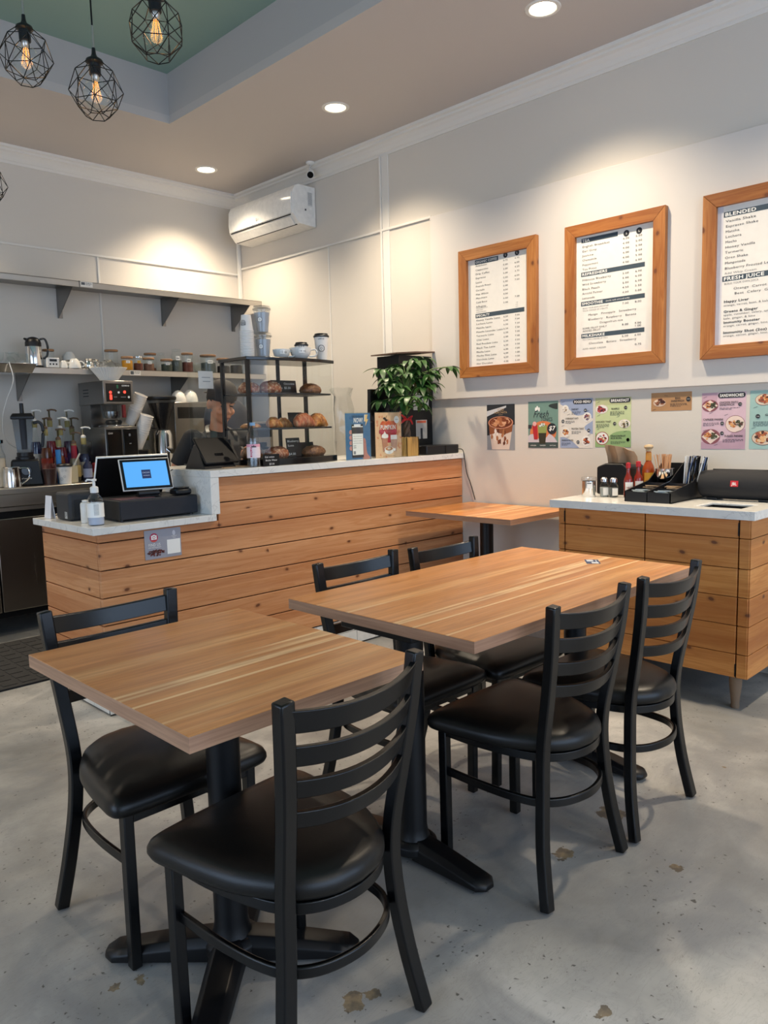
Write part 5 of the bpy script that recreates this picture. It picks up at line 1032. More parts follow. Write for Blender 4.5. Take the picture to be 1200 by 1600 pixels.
def sauce(name, loc, r, h, liquid, capm, label, lab, pal=('paper',), ball=False):
    t = thing(name, label, 'sauce bottle', loc, 0)
    pr = [(r*.9, 0), (r, .004), (r, h*.48), (r*.85, h*.56), (r*.45, h*.66), (r*.38, h*.84), (r*.40, h*.86)]
    MB().lathe([(a*.93, z+.001) for a, z in pr]+[(0, h*.86)], liquid, 24).build('sauce', t); MB().lathe(pr, 'glass', 24, cap=False).build('glass_body', t)
    b = MB(); rr = r+.0006; b.add([(rr*math.cos(a), rr*math.sin(a), z) for z in (h*.08, h*.44) for a in [-3.3+.17*k for k in range(13)]], [(k, k+1, k+14, k+13) for k in range(12)], pal[0])
    vs, fs, wd = glyphs(lab, True); rr += .0005; b.add([(rr*math.cos(-2.3+(v.x/wd-.5)*r*1.7/rr), rr*math.sin(-2.3+(v.x/wd-.5)*r*1.7/rr), h*.26+v.y*.013) for v in vs], fs, '#7c2a1e'); b.build('label_band', t, smooth=0)
    if ball: MB().lathe([(r*.42, h*.86), (r*.45, h*.88), (r*.40, h*.905), (r*.62, h*.92), (r*.72, h*.95), (r*.62, h*.985), (0, h)], '#c7ab84', 20).build('wooden_cap', t); MB().lathe([(r*.46, h*.68), (r*.43, h*.84)], '#c98a3a', 20, cap=False).build('neck_band', t)
    else: MB().lathe([(r*.5, h*.84), (r*.52, h*.86), (r*.5, h*.985), (0, h)], capm, 20).build('cap', t)
    return t
plain('sauce_red', '#8a2415', .2); plain('sauce_or', '#a8481a', .2)
sauce('hot_sauce_bottle', (3.632, 1.905, ZK), .023, .178, 'sauce_red', '#b81f28', 'red-capped hot sauce bottle, left of the pair before the napkin dispenser', 'TABASCO')
sauce('hot_sauce_bottle', (3.70, 1.885, ZK), .024, .182, 'sauce_red', '#b81f28', 'red-capped hot sauce bottle right of its twin, round white label', 'VALENT')
sauce('chili_sauce_bottle', (3.83, 1.895, ZK), .034, .262, 'sauce_or', 'cork', 'orange sauce bottle with round wooden cap and yellow label', 'Cholula', ('#d6a338',), True)
og = thing('condiment_organizer', 'black stepped organizer tray with packets and straws on the cabinet top', 'organizer', (3.55, 1.72, ZK), math.radians(0)); og.rotation_euler.z = 0
# world-aligned box: front toward -x at x=3.40; local coordinates
def oy(y): return y-1.72
b = MB(); y0, y1 = oy(1.825), oy(1.595); xf, xbk = -.105, .30; th = .004
side = [(xf, 0), (xbk, 0), (xbk, .175), (xf+.24, .085), (xf, .052)]
for y in (y0, (y0+y1)/2+.002, y1+th): b.extr([(x, y, z+.0006) for x, z in side], (0, -th, 0), 'black_plastic')
b.box((xf, y1, .0006), (xbk, y0, .004), 'black_plastic')
for x, h in ((xf, .050), (xf+.11, .058), (xf+.22, .078), (xbk-th, .168)): b.box((x, y1, .004), (x+th, y0, h), 'black_plastic')
b.build('tray', og, smooth=0)
for i, (x, y, n) in enumerate(((-.05, oy(1.765), 'w'), (-.05, oy(1.65), 'w'), (.06, oy(1.765), 'k'), (.06, oy(1.65), 'k'))):
    b = MB(); rs = random.Random(i)
    for k in range(7): a = rs.uniform(-.25, .25); b.X = Matrix.Translation((x+rs.uniform(-.01, .01), y+rs.uniform(-.01, .01), .026+.0045*k+(.012 if n == 'k' else 0))) @ Matrix.Rotation(a, 4, 'Z') @ Matrix.Rotation(.12, 4, 'Y'); b.box((-.032, -.028, 0), (.032, .028, .003), '#dfe3dc' if n == 'w' else '#c9a77f')
    tag(b.build('sugar_packets', smooth=0), ('white sweetener packets in the front left bin of the organizer', 'white sweetener packets in the front right bin of the organizer', 'tan sugar packets in the middle left bin of the organizer', 'tan sugar packets in the middle right bin of the organizer')[i], 'sugar packets')['kind'] = 'stuff'
    o = C.objects['sugar_packets'+('' if i == 0 else '.%03d' % i)]; o.location = (3.55, 1.72, ZK)
cpn = thing('steel_cup', 'round steel cup of wooden stirrers in the organizer', 'cup', (3.735, 1.76, ZK+.075)); MB().lathe([(.040, 0), (.042, .003), (.046, .070), (.044, .070), (.040, .006), (0, .006)], 'chrome', 28).build('cup_body', cpn)
rs = random.Random(4); b0 = MB().box((-.0028, -.0008, 0), (.0028, .0008, .135), '#cf9f74').build('wooden_stirrer', smooth=0)
for k in range(26):
    o = b0 if k == 0 else b0.copy()
    if k: C.objects.link(o)
    a = rs.uniform(0, 2*PI); r = .030*rs.random()**.5; o.location = (3.735+r*math.cos(a), 1.76+r*math.sin(a), ZK+.082); o.rotation_euler = (-.22*math.sin(a)*r/.03, .22*math.cos(a)*r/.03, rs.uniform(0, PI)); tag(o, 'flat wooden stirrer standing in the steel cup', 'stirrer', 'wooden stirrers in the steel cup')
sw = MB().tube([(0, 0, 0), (0, 0, .20)], .0032, 'white_gloss', 6).build('drinking_straw'); skk = MB().tube([(0, 0, 0), (0, 0, .20)], .0032, 'black_gloss', 6).build('drinking_straw'); sbl = MB().tube([(0, 0, 0), (0, 0, .20)], .0032, '#5b6f96', 6).build('drinking_straw')
for k in range(39):
    src = (sw, skk, sbl)[(0, 1, 0, 1, 2, 1, 0, 1)[k % 8] if k > 2 else k]; o = src if k < 3 else src.copy()
    if k > 2: C.objects.link(o)
    col = 'white' if src is sw else 'black' if src is skk else 'blue'
    o.location = (3.75+rs.uniform(-.02, .05), 1.655+rs.uniform(-.04, .02), ZK+.010); o.rotation_euler = (rs.uniform(.05, .30), rs.uniform(-.14, .02), 0); tag(o, col+' wrapped straw leaning in the back bin of the organizer', 'straw', col+' straws in the organizer')
# bluetooth speaker: cylinder along the wall
sp = thing('portable_speaker', 'black cylindrical portable speaker with red logo at the right end of the cabinet top', 'speaker', (3.765, 1.40, ZK), 0)
L_ = .36; b = MB(); pr = [(0, -L_/2+.012), (.050, -L_/2+.010), (.058, -L_/2), (.060, -L_/2+.014), (.062, -L_/2+.02)]
prof_ = [(.0, -.165), (.05, -.168), (.062, -.178), (.066, -.165), (.0665, -.15), (.070, -.10), (.071, 0), (.070, .10), (.0665, .15), (.066, .165), (.062, .178), (.05, .168), (0, .165)]
MB().lathe(prof_, 'mat_fab', 40, (0, 0, .074), cap=False, axis='y') if 'mat_fab' in MATS else None
plain('mat_fab', '#16171b', .75, bump=.5, nscale=120)
MB().lathe(prof_, 'mat_fab', 40, (0, 0, .074), cap=False, axis='y').build('speaker_body', sp)
for s in (-1, 1): MB().lathe([(.052, s*.1685), (.052, s*.172), (.0, s*.172)] if s > 0 else [(0, -.172), (.052, -.172), (.052, -.1685)], 'black_gloss', 32, (0, 0, .074), cap=False, axis='y').build('end_cap', sp)
for s in (-1, 1): MB().box((-.04, s*.12-.025, .0006), (.04, s*.12+.025, .012), 'black_plastic').build('foot', sp, bevel=.003)
b = MB(); b.frame((-.0735, .020, .070), (0, -1, 0), (.12, 0, .99)); b.rect(0, 0, .036, .028, '#c3232c', 0); b.rect(0, 0, .036, .028, '#c3232c', .0006); b.text('JBL', .007, .007, .013, 'white_ink', .022, h=.001, bold=True); b.build('logo_badge', sp, smooth=0)
MB().tube([(0, -.13, .144), (0, .13, .144)], .004, 'black_plastic', 6).build('button_strip', sp)
# ------------------------------------------------------------------ lower steel shelf: glasses, carafe, cups, jars
ZS = 1.7243
def goblet(x, y, s, flip, label, grp):
    t = thing('dessert_glass', label, 'glass', (x, y, ZS), 0, grp)
    pr = [(.030, 0), (.030, .003), (.006, .010), (.006, .025), (.020, .035), (.034, .060), (.038, .095)]
    if flip: pr = [(r, .095-z) for r, z in pr][::-1]
    MB().lathe([(r*s, z*s) for r, z in pr], 'glass', 20, cap=False).build('bowl', t); return t
for i, (x, y, s, f) in enumerate(((1.80, 5.42, 1.0, 0), (1.85, 5.50, 1.05, 0), (1.905, 5.43, 1.0, 1), (1.945, 5.50, 1.1, 0))):
    goblet(x, y, s, f, ('stemmed glass at the far left edge of the lower shelf', 'stemmed glass second from the left edge, set back on the lower shelf', 'stemmed glass turned upside down on the lower shelf', 'tall stemmed glass left of the flared one on the lower shelf')[i], 'stemmed dessert glasses on the lower shelf')
t = thing('dessert_glass', 'flared glass between the stemmed glasses and the steel carafe', 'glass', (1.975, 5.41, ZS), 0, 'stemmed dessert glasses on the lower shelf'); MB().lathe([(.026, 0), (.030, .004), (.030, .045), (.012, .055), (.040, .085), (.041, .088)], 'glass', 20, cap=False).build('bowl', t)
t = thing('thermal_carafe', 'tall steel coffee carafe with black lid and handle on the lower shelf', 'carafe', (2.065, 5.44, ZS), 0)
MB().lathe([(.052, 0), (.055, .004), (.055, .012), (.053, .014)], 'black_plastic', 28).build('base_ring', t); MB().lathe([(.053, .014), (.054, .05), (.053, .135), (.051, .142)], 'chrome', 32).build('body', t)
MB().lathe([(.052, .142), (.052, .165), (.046, .185), (.030, .200), (.012, .206), (0, .207)], 'black_plastic', 28).build('lid', t)
b = MB(); b.tube(bez([(.035, -.03, .190), (.060, -.05, .190), (.072, -.06, .14), (.066, -.056, .08), (.045, -.04, .06)], 5), 0, 'black_plastic', sec=(.018, .012)); b.build('handle', t, bevel=.003)
b = MB(); b.extr([(-.03, .015, .180), (-.05, .035, .198), (-.03, .035, .178)], (.012, .012, 0), 'black_plastic'); b.tube([(-.025, .02, .185), (-.046, .036, .197)], [.012, .006], 'black_plastic', 8); b.build('spout', t)
t = thing('kitchen_timer', 'small white digital timer box beside the steel carafe', 'timer', (0, 0, 0)); MB().box((2.125, 5.38, ZS+.0005), (2.210, 5.43, ZS+.068), 'white_plastic').build('housing', t, bevel=.004)
b = MB().frame((2.125, 5.3796, ZS), (1, 0, 0), (0, 0, 1)); b.rect(.018, .042, .068, .058, 'ink'); [b.disc(.022+.021*k, .024, .006, 'ink') for k in range(3)]; b.build('display', t, smooth=0)
def jar(x, y, r, h, fill, fh, lid, label, name='storage_jar', lab=None, neck=False, fcol=None, grp='glass storage jars on the lower shelf', lidh=.014, z=None):
    t = thing(name, label, 'jar', (x, y, ZS if z is None else z), 0, grp)
    hb = h-lidh
    pr = [(r*.94, 0), (r, .004), (r, hb*.80), (r*.74, hb*.92), (r*.72, hb)] if neck else [(r*.94, 0), (r, .004), (r, hb)]
    MB().lathe(pr, 'glass', 24, cap=False).build('glass_body', t)
    if fill: MB().lathe([(r*.90, .002), (r*.955, .006), (r*.955, fh*.96), (r*.8, fh), (0, fh*.97)], fill, 20).build('contents', t)
    rl = (r*.80 if neck else r*1.04); MB().lathe([(rl, hb), (rl*1.02, hb+.002), (rl*1.02, h-.002), (rl*.98, h), (0, h)], lid, 24).build('lid', t)
    if lab:
        rr = r+.0006; b = MB(); b.add([(rr*math.cos(a), rr*math.sin(a), z_) for z_ in (h*.50, h*.68) for a in [-2.2+.12*k for k in range(7)]], [(k, k+1, k+8, k+7) for k in range(6)], lab); b.add([((rr+.0004)*math.cos(a), (rr+.0004)*math.sin(a), z_) for z_ in (h*.57, h*.60) for a in [-2.1+.1*k for k in range(6)]], [(k, k+1, k+7, k+6) for k in range(5)], 'ink'); b.build('paper_label', t, smooth=0)
    return t
plain('yellow_powder', '#c98a1a', .9); plain('brown_powder', '#7a5440', .9, noise=.2); plain('red_powder', '#6e3b2c', .9, noise=.2); plain('green_tea', '#3f4436', .9, noise=.5, nscale=200); plain('grey_tea', '#5a5d55', .9, noise=.5, nscale=200); plain('dark_beans', '#26201d', .6, noise=.6, nscale=150)
jar(2.187, 5.50, .036, .135, None, 0, 'cork', 'empty jar with wooden lid behind the white timer')
jar(2.655, 5.52, .045, .155, None, 0, 'cork', 'tall empty jar with wooden lid behind the coffee filters')
jar(2.720, 5.41, .040, .100, 'yellow_powder', .072, 'cork', 'squat jar of yellow powder with wooden lid', lab='paper')
jar(2.807, 5.41, .034, .106, 'red_powder', .055, 'chrome', 'small spice jar with silver lid and yellow label', lab='#d9a53a')
jar(2.892, 5.41, .040, .098, 'brown_powder', .055, 'cork', 'squat jar of brown powder with wooden lid beside the silver-lidded one', lab='paper')
jar(2.955, 5.50, .043, .142, 'brown_powder', .03, 'cork', 'tall nearly empty jar with wooden lid set back on the shelf')
jar(3.035, 5.40, .042, .092, 'green_tea', .055, 'cork', 'squat jar of dark green tea with wooden lid', lab='paper')
jar(3.055, 5.52, .036, .150, None, 0, 'glass', 'clear clip-top jar behind the green tea jar', neck=True)
jar(3.128, 5.41, .042, .172, 'grey_tea', .09, 'glass', 'tallest clear bottle-jar with a white label on the shelf', lab='paper', neck=True)
jar(3.222, 5.41, .042, .148, 'red_powder', .078, 'cork', 'tall jar of reddish-brown powder with wooden lid', lab='paper')
jar(3.415, 5.42, .060, .142, 'grey_tea', .080, 'cork', 'widest jar of grey-green tea with dark wooden lid', lab='paper')
jar(3.555, 5.42, .050, .120, 'dark_beans', .06, 'cork', 'jar of dark contents seen through the left of the pastry case')
jar(3.680, 5.42, .050, .125, 'dark_beans', .07, 'cork', 'jar of dark contents behind the pastry case frame, nearest the corner')
mg = mug('glass_mug', (3.315, 5.42, ZS), .034, .075, 'small clear glass mug between the brown jar and the widest jar', -.5, None)
for c_ in mg.children: c_.data.materials[0] = MATS['glass']
def upcup(x, y, z, r, h, label, rz=-.5, grp='white coffee cups on the lower shelf'):
    t = thing('coffee_cup', label, 'cup', (x, y, z), rz, grp); MB().lathe([(r, 0), (r*1.0, h*.2), (r*.9, h*.55), (r*.62, h*.88), (r*.5, h), (0, h*.98)], 'porcelain', 24).build('bowl', t)
    MB().tube(bez([(r*.9, 0, h*.22), (r*1.4, 0, h*.22), (r*1.45, 0, h*.5), (r*1.1, 0, h*.72), (r*.72, 0, h*.72)], 4), .0045, 'porcelain', 8).build('handle', t); return t
upcup(2.245, 5.40, ZS, .030, .052, 'small white cup right of the timer')
upcup(2.318, 5.39, ZS, .044, .066, 'large upside-down white cup at the front of the lower shelf')
upcup(2.30, 5.52, ZS, .042, .062, 'white cup behind, lower one of the left stack', 2)
upcup(2.385, 5.52, ZS, .044, .064, 'white cup behind, lower one of the middle stack', 1)
upcup(2.345, 5.53, ZS+.0655, .044, .060, 'white cup topmost of the stacks near the carafe', 2)
upcup(2.50, 5.54, ZS, .046, .085, 'white cup at the back beside the coffee filters', 2)
upcup(2.595, 5.56, ZS, .044, .070, 'white cup half hidden behind the coffee filters', 1)
for i, (x, y, s) in enumerate(((2.425, 5.40, 1.0), (2.485, 5.43, .9))):
    t = thing('milk_jug', ('small chrome milk jug at the front of the lower shelf', 'second small chrome jug, right of the first')[i], 'jug', (x, y, ZS), 0, 'small chrome jugs'); MB().lathe([(.03*s, 0), (.036*s, .01), (.034*s, .04), (.024*s, .058), (.028*s, .07), (.026*s, .069), (.02*s, .055), (0, .02)], 'chrome', 24).build('body', t)
    MB().tube(bez([(.03*s, 0, .06*s), (.052*s, -.01, .055*s), (.05*s, -.01, .02*s), (.034*s, 0, .015*s)], 4), .0035, 'chrome', 8).build('handle', t)
# glass rack tray hanging over the shelf edge + white cord
t = thing('steel_tray', 'shiny steel tray sticking out over the left end of the lower shelf', 'tray', (0, 0, 0))
b = MB(); b.box((1.55, 5.16, ZS+.0008), (1.985, 5.50, ZS+.006), 'chrome'); b.build('tray_top', t, bevel=.002)
b = MB(); b.extr([(1.55, 5.165, ZS), (1.975, 5.165, ZS), (1.955, 5.20, ZS-.055), (1.57, 5.20, ZS-.055)], (0, .15, 0), 'chrome'); b.build('tray_basin', t, smooth=0, bevel=.004)
tag(MB().tube(bez([(1.80, 5.153, ZS+.01), (1.815, 5.148, 1.62), (1.80, 5.25, 1.50), (1.80, 5.35, 1.38), (1.86, 5.50, 1.24), (2.0, 5.62, 1.16)], 8), .003, 'white_plastic', 6).build('hanging_cord'), 'thin white cord hanging down from the steel tray', 'cord')

# ------------------------------------------------------------------ back counter equipment
ZB = .9435
t = thing('steaming_pitcher', 'polished steel milk pitcher at the front left of the back counter', 'pitcher', (1.758, 5.135, ZB)); MB().lathe([(.052, 0), (.056, .004), (.056, .06), (.050, .115), (.053, .128), (.051, .128), (.046, .11), (0, .02)], 'chrome', 32).build('body', t)
MB().tube(bez([(.036, -.036, .12), (.075, -.065, .118), (.078, -.066, .06), (.040, -.037, .02)], 5), .004, 'chrome', 8).build('handle', t)
t = thing('milk_bottle', 'jug of oat-coloured milk with black lid at the far left of the back counter', 'bottle', (1.70, 5.25, ZB)); MB().lathe([(.060, 0), (.062, .005), (.062, .20), (.045, .25), (.045, .28)], 'plast', 28).build('body', t); MB().lathe([(.058, .003), (.0595, .185), (0, .185)], '#d8cbb6', 24).build('milk', t)
MB().lathe([(.052, .28), (.054, .283), (.054, .302), (0, .304)], 'black_plastic', 24).build('lid', t); b = MB(); b.box((-.03, -.058, .284), (.022, -.0535, .302), '#7fc0d6'); b.build('blue_tag', t)
bl = thing('blender', 'black countertop blender with clear jug and tamper on the back counter', 'blender', (1.895, 5.27, ZB), -.35)
b = MB(); b.add([(-.105, -.11, .0008), (.105, -.11, .0008), (.105, .11, .0008), (-.105, .11, .0008), (-.085, -.085, .17), (.085, -.085, .17), (.085, .085, .17), (-.085, .085, .17)], [(0, 3, 2, 1), (4, 5, 6, 7), (0, 1, 5, 4), (1, 2, 6, 5), (2, 3, 7, 6), (3, 0, 4, 7)], 'black_plastic'); b.build('motor_base', bl, bevel=.012)
MB().lathe([(.028, -.1215), (.028, -.100)], 'black_gloss', 24, (0, 0, .10), axis='y').build('dial', bl)
b = MB(); b.frame((-.03, -.1085, .045), (1, 0, 0), (0, .16, .98)); b.text('Vitamix', 0, 0, .010, 'white_ink', .06, h=.002); b.build('brand_lettering', bl, smooth=0)
MB().lathe([(.058, .170), (.058, .185), (.050, .19), (.050, .215), (0, .215)], 'black_plastic', 24).build('jug_collar', bl)
b = MB(); b.lathe([(.062, .215), (.066, .24), (.088, .435)], 'smoke', 4, cap=False); b.v = [Matrix.Rotation(PI/4, 4, 'Z') @ (v*1.0) for v in b.v]; b.build('jug', bl, smooth=10)
b = MB(); b.tube(bez([(.060, 0, .405), (.100, 0, .410), (.118, 0, .37), (.112, 0, .28), (.105, 0, .245)], 5), 0, 'black_plastic', sec=(.024, .020)); b.build('handle', bl, bevel=.005)
b = MB(); b.lathe([(.100, .432), (.100, .448), (.080, .470), (0, .470)], 'black_plastic', 4); b.v = [Matrix.Rotation(PI/4, 4, 'Z') @ v for v in b.v]; b.build('lid', bl, smooth=10, bevel=.004)
b = MB(); b.lathe([(.017, .235), (.020, .30), (.022, .46)], '#1d2030', 16).lathe([(.013, .470), (.012, .535), (0, .537)], 'black_plastic', 16); b.build('tamper', bl)
t = thing('iced_coffee_cup', 'clear plastic cup of iced dark coffee beside the printed paper cup', 'plastic cup', (1.985, 5.115, ZB)); MB().lathe([(.034, .001), (.048, .125), (.050, .128)], 'plast', 28, cap=False).build('body', t); MB().lathe([(.032, .003), (.044, .105), (0, .105)], '#3a1a10', 24).build('coffee', t); MB().lathe([(.050, .128), (.046, .136), (.043, .142), (0, .143)], 'plast', 24, cap=False).build('lid', t)
t = thing('printed_paper_cup', 'cream printed paper cup with black lid on the back counter edge', 'paper cup', (2.083, 5.115, ZB)); b = MB(); b.lathe([(.037, .0008), (.047, .118), (0, .118)], 'paper_cup', 28); b.build('cup', t); b = MB(); 
for a, z, s in ((-2.5, .035, .010), (-2.0, .05, .008), (-2.3, .09, .008), (-2.8, .08, .007), (-1.8, .09, .006)): art_ring(b, .037+.010*z/.118+.0015, z, a, s, 'grey_ink')
b.build('print', t); MB().lathe([(.050, .114), (.050, .122), (.045, .130), (.038, .134), (0, .133)], 'black_plastic', 28).build('lid', t)
t = thing('straw_dispenser', 'cream carton holding a wooden stick beside the printed cup', 'carton', (2.175, 5.20, ZB)); MB().box((-.024, -.02, .0005), (.024, .02, .110), '#cfc4a6').build('carton', t); b = MB(); b.tube([(0, 0, .10), (.05, -.01, .195)], .006, '#d6cfbd', 8); b.build('stick', t)
t = thing('blue_tube', 'bright blue tube standing behind the printed cup', 'tube', (2.085, 5.205, ZB)); MB().lathe([(.016, .0005), (.017, .22), (.015, .225), (0, .225)], '#2f7cba', 20).build('body', t)
def syrup(x, y, top, liquid, pumpc, label, sleeve=None, labc=None):
    t = thing('syrup_bottle', label, 'syrup bottle', (x, y, ZB), 0, 'pump-top syrup bottles on the back counter'); H = top-ZB; hb = H-.125
    pr = [(.034, .0005), (.037, .006), (.037, hb*.62), (.030, hb*.74), (.015, hb*.88), (.014, hb)]
    MB().lathe([(r*.94, z) for r, z in pr[:4]]+[(0, hb*.70)], liquid, 20).build('syrup', t); MB().lathe(pr, 'glass', 20, cap=False).build('glass_body', t)
    if labc: MB().lathe([(.0376, hb*.15), (.0376, hb*.52)], labc, 24, cap=False).build('label_band', t)
    b = MB(); b.lathe([(.017, hb), (.018, hb+.04), (.015, hb+.045), (.015, hb+.058), (.006, hb+.064), (.006, H-.014)], {'w': '#8f8554', 'b': '#8f8554'}[pumpc], 14) ; b.build('pump_neck', t)
    pc_ = 'white_plastic' if pumpc == 'w' else '#6b5440'; b = MB(); b.lathe([(.017, hb+.046), (.017, hb+.058), (.006, hb+.068), (.006, H-.012)], pc_, 14); b.tube(bez([(-.008, .006, H-.012), (.006, -.004, H-.004), (.030, -.022, H-.008), (.040, -.030, H-.018)], 4), [.006]*12+[.005], pc_, 8) if False else b.tube([(-.010, .008, H-.010), (.014, -.010, H-.005), (.034, -.026, H-.009), (.040, -.030, H-.018)], .0058, pc_, 8); b.build('pump_head', t)
    if sleeve: MB().lathe([(.020, hb*.66), (.018, hb+.03), (.016, hb+.045)], sleeve, 16, cap=False).build('sleeve', t)
    return t
plain('syr_amber', '#7a3a14', .15); plain('syr_red', '#7a1220', .15); plain('syr_blue', '#22264a', .15); plain('syr_clear', '#8a7f6a', .15); plain('syr_purple', '#3c1c3a', .15)
for x, y, top, liq, pc_, lab, sl, lc in ((2.055, 5.50, 1.445, 'syr_blue', 'w', 'syrup bottle with white pump directly behind the blender handle', None, '#c9c2b4'), (2.085, 5.40, 1.388, 'syr_amber', 'b', 'brown-pump syrup bottle just right of the blender handle', None, '#b8432f'), (2.160, 5.50, 1.448, 'syr_red', 'b', 'tallest brown-pump syrup bottle', None, '#8a2030'),
    (2.180, 5.38, 1.388, 'syr_red', 'w', 'white-pump syrup bottle in the middle of the group', None, '#5a2a5a'), (2.270, 5.47, 1.443, 'syr_purple', 'w', 'tallest white-pump syrup bottle right of centre', None, '#4a2c6a'), (2.325, 5.53, 1.388, 'syr_blue', 'b', 'brown-pump syrup bottle at the back right of the group', None, '#3a3a7a'),
    (2.318, 5.33, 1.320, 'syr_blue', 'w', 'lowest white-pump syrup bottle nearest the coffee brewer', None, '#c9c2b4'), (2.130, 5.30, 1.312, 'syr_amber', 'b', 'low brown-pump syrup bottle at the front left of the group', None, '#a83038'), (2.225, 5.28, 1.285, 'syr_clear', 'b', 'syrup bottle with red neck sleeve and yellow label', '#a01f34', '#c7b074'),
    (2.815, 5.42, 1.325, 'syr_clear', 'b', 'syrup bottle with grey pump left of the bean grinder', None, '#8a8a86'), (2.865, 5.46, 1.330, 'syr_clear', 'w', 'white-pump syrup bottle left of the bean grinder', None, '#9a9a94')):
    syrup(x, y, top, liq, pc_, lab, sl, lc)
t = thing('dark_bottle', 'dark blue bottle with white label beside the coffee brewer', 'bottle', (2.262, 5.165, ZB)); MB().lathe([(.028, .0005), (.030, .005), (.030, .11), (.012, .135), (.012, .15), (0, .15)], '#262b4a', 20).build('body', t); MB().lathe([(.0305, .03), (.0305, .09)], '#8f96b0', 20, cap=False).build('label_band', t)
t = thing('red_can', 'small red and yellow can beside the dark blue bottle', 'can', (2.325, 5.175, ZB)); MB().lathe([(.024, .0005), (.026, .004), (.026, .12), (.022, .126), (0, .126)], '#8f1b22', 20).build('body', t); MB().lathe([(.0263, .03), (.0263, .06)], '#c99a2c', 20, cap=False).build('stripe', t)
# coffee brewer
cb = thing('coffee_brewer', 'tall stainless coffee brewer with red lit switches, a stack of filters on top', 'coffee brewer', (0, 0, 0)); cb['label'] = 'tall stainless coffee brewer with red lit switches beside the syrups'
x0, x1, y0, y1 = 2.405, 2.625, 5.16, 5.56
MB().box((x0, y0, 1.470), (x1, y1, 1.632), 'steel_brush').build('head_housing', cb, bevel=.004); MB().box((x0+.01, 5.40, ZB+.27), (x1-.01, y1, 1.4695), 'steel_brush').build('column', cb)
b = MB().frame((x0, y0-.0006, 1.470), (1, 0, 0), (0, 0, 1)); b.rect(.020, .016, .204, .142, 'black_gloss', .0006); b.text('GEMINI', .136, .122, .010, 'white_ink', .056, h=.0012, bold=True); b.rect(.098, .108, .112, .132, '#2f6f4a', .0012)
for x, z in ((.052, .075), (.156, .078)): b.disc(x, z+.005, .010, 'red_led', .0014)
b.disc(.112, .080, .008, 'white_ink', .0014); b.rect(.045, .03, .062, .065, 'red_led', .0013); b.rect(.075, .045, .098, .051, 'grey_ink', .0012); b.rect(.125, .045, .165, .051, 'grey_ink', .0012); b.disc(.185, .048, .008, 'white_ink', .0014); b.build('control_panel', cb, smooth=0)
b = MB().frame((x0-.0005, 5.52, 1.50), (0, -1, 0), (0, 0, 1)); [b.rect(.04, .03+.022*k, .13, .036+.022*k, 'ink', .0004) for k in range(3)]; b.build('side_vents', cb, smooth=0)
b = MB(); b.lathe([(.056, 1.375), (.062, 1.392), (.070, 1.469)], 'smoke', 28, (2.50, 5.255, 0), cap=False); b.lathe([(.053, 1.372), (.058, 1.39), (.058, 1.42)], 'steel_dark', 24, (2.50, 5.255, 0)); b.build('brew_basket', cb)
b = MB(); b.box((2.545, 5.165, 1.375), (2.567, 5.19, 1.465), '#7a1c1c'); b.build('basket_handle', cb, bevel=.004)
gr = thing('twin_grinder', 'black-fronted stainless brewer base with twin doors below the coffee brewer head', 'coffee machine', (0, 0, 0))
MB().box((2.395, 5.15, ZB+.001), (2.635, 5.38, 1.312), 'steel_brush').build('housing', gr, bevel=.003); MB().box((2.395, 5.385, ZB+.001), (2.635, 5.56, ZB+.265), 'steel_dark').build('rear_housing', gr)
for xa, xb in ((2.403, 2.513), (2.525, 2.628)): MB().box((xa, 5.143, 1.00), (xb, 5.1495, 1.295), 'black_gloss').build('door', gr, bevel=.002)
b = MB().frame((2.40, 5.142, 1.0), (1, 0, 0), (0, 0, 1)); b.text('Curtis', .012, .262, .014, 'white_ink', .032, shear=.3, h=.0008); b.text('WARRANTY', .03, .012, .006, 'grey_ink', .06, h=.0008); b.rect(.163, .245, .177, .262, 'grey_ink', .0008); b.rect(.165, .19, .18, .196, 'grey_ink', .0008); b.build('door_marks', gr, smooth=0)
b = MB(); b.box((2.44, 5.20, 1.3125), (2.60, 5.34, 1.325), 'chrome'); b.lathe([(.05, 1.326), (.058, 1.345), (.05, 1.360), (0, 1.362)], 'black_plastic', 24, (2.515, 5.26, 0)); b.build('warmer_top', gr, bevel=.002)
fl_ = thing('coffee_filters', 'stack of fluted white paper coffee filters on top of the brewer', 'coffee filters', (2.52, 5.30, 1.6325)); b = MB(); n = 72; vs = []; fs = []
for r, z in ((.055, 0), (.085, .045), (.125, .092), (.118, .092), (.078, .045), (.05, .006)):
    for k in range(n): a = 2*PI*k/n; rr = r*(1+(.028 if k % 2 else -.028)*(z > .01)); vs.append((rr*math.cos(a), rr*math.sin(a), z+.004*(k % 2)*(z > .05)))
for i in range(5):
    for k in range(n): fs.append((i*n+k, i*n+(k+1) % n, (i+1)*n+(k+1) % n, (i+1)*n+k))
fs.append(tuple(range(n-1, -1, -1))); fs.append(tuple(5*n+k for k in range(n))); b.add(vs, fs, 'paper'); b.build('filters', fl_, smooth=20)
b = MB(); rs = random.Random(2); b.lathe([(.10, .090), (.085, .115), (.05, .135), (.02, .145), (0, .14)], 'plast', 20, cap=False); b.v = [Vector((v.x*(1+rs.uniform(-.2, .2)), v.y*(1+rs.uniform(-.2, .2)), v.z+rs.uniform(-.01, .015))) for v in b.v]; b.build('plastic_wrap', fl_, smooth=15)
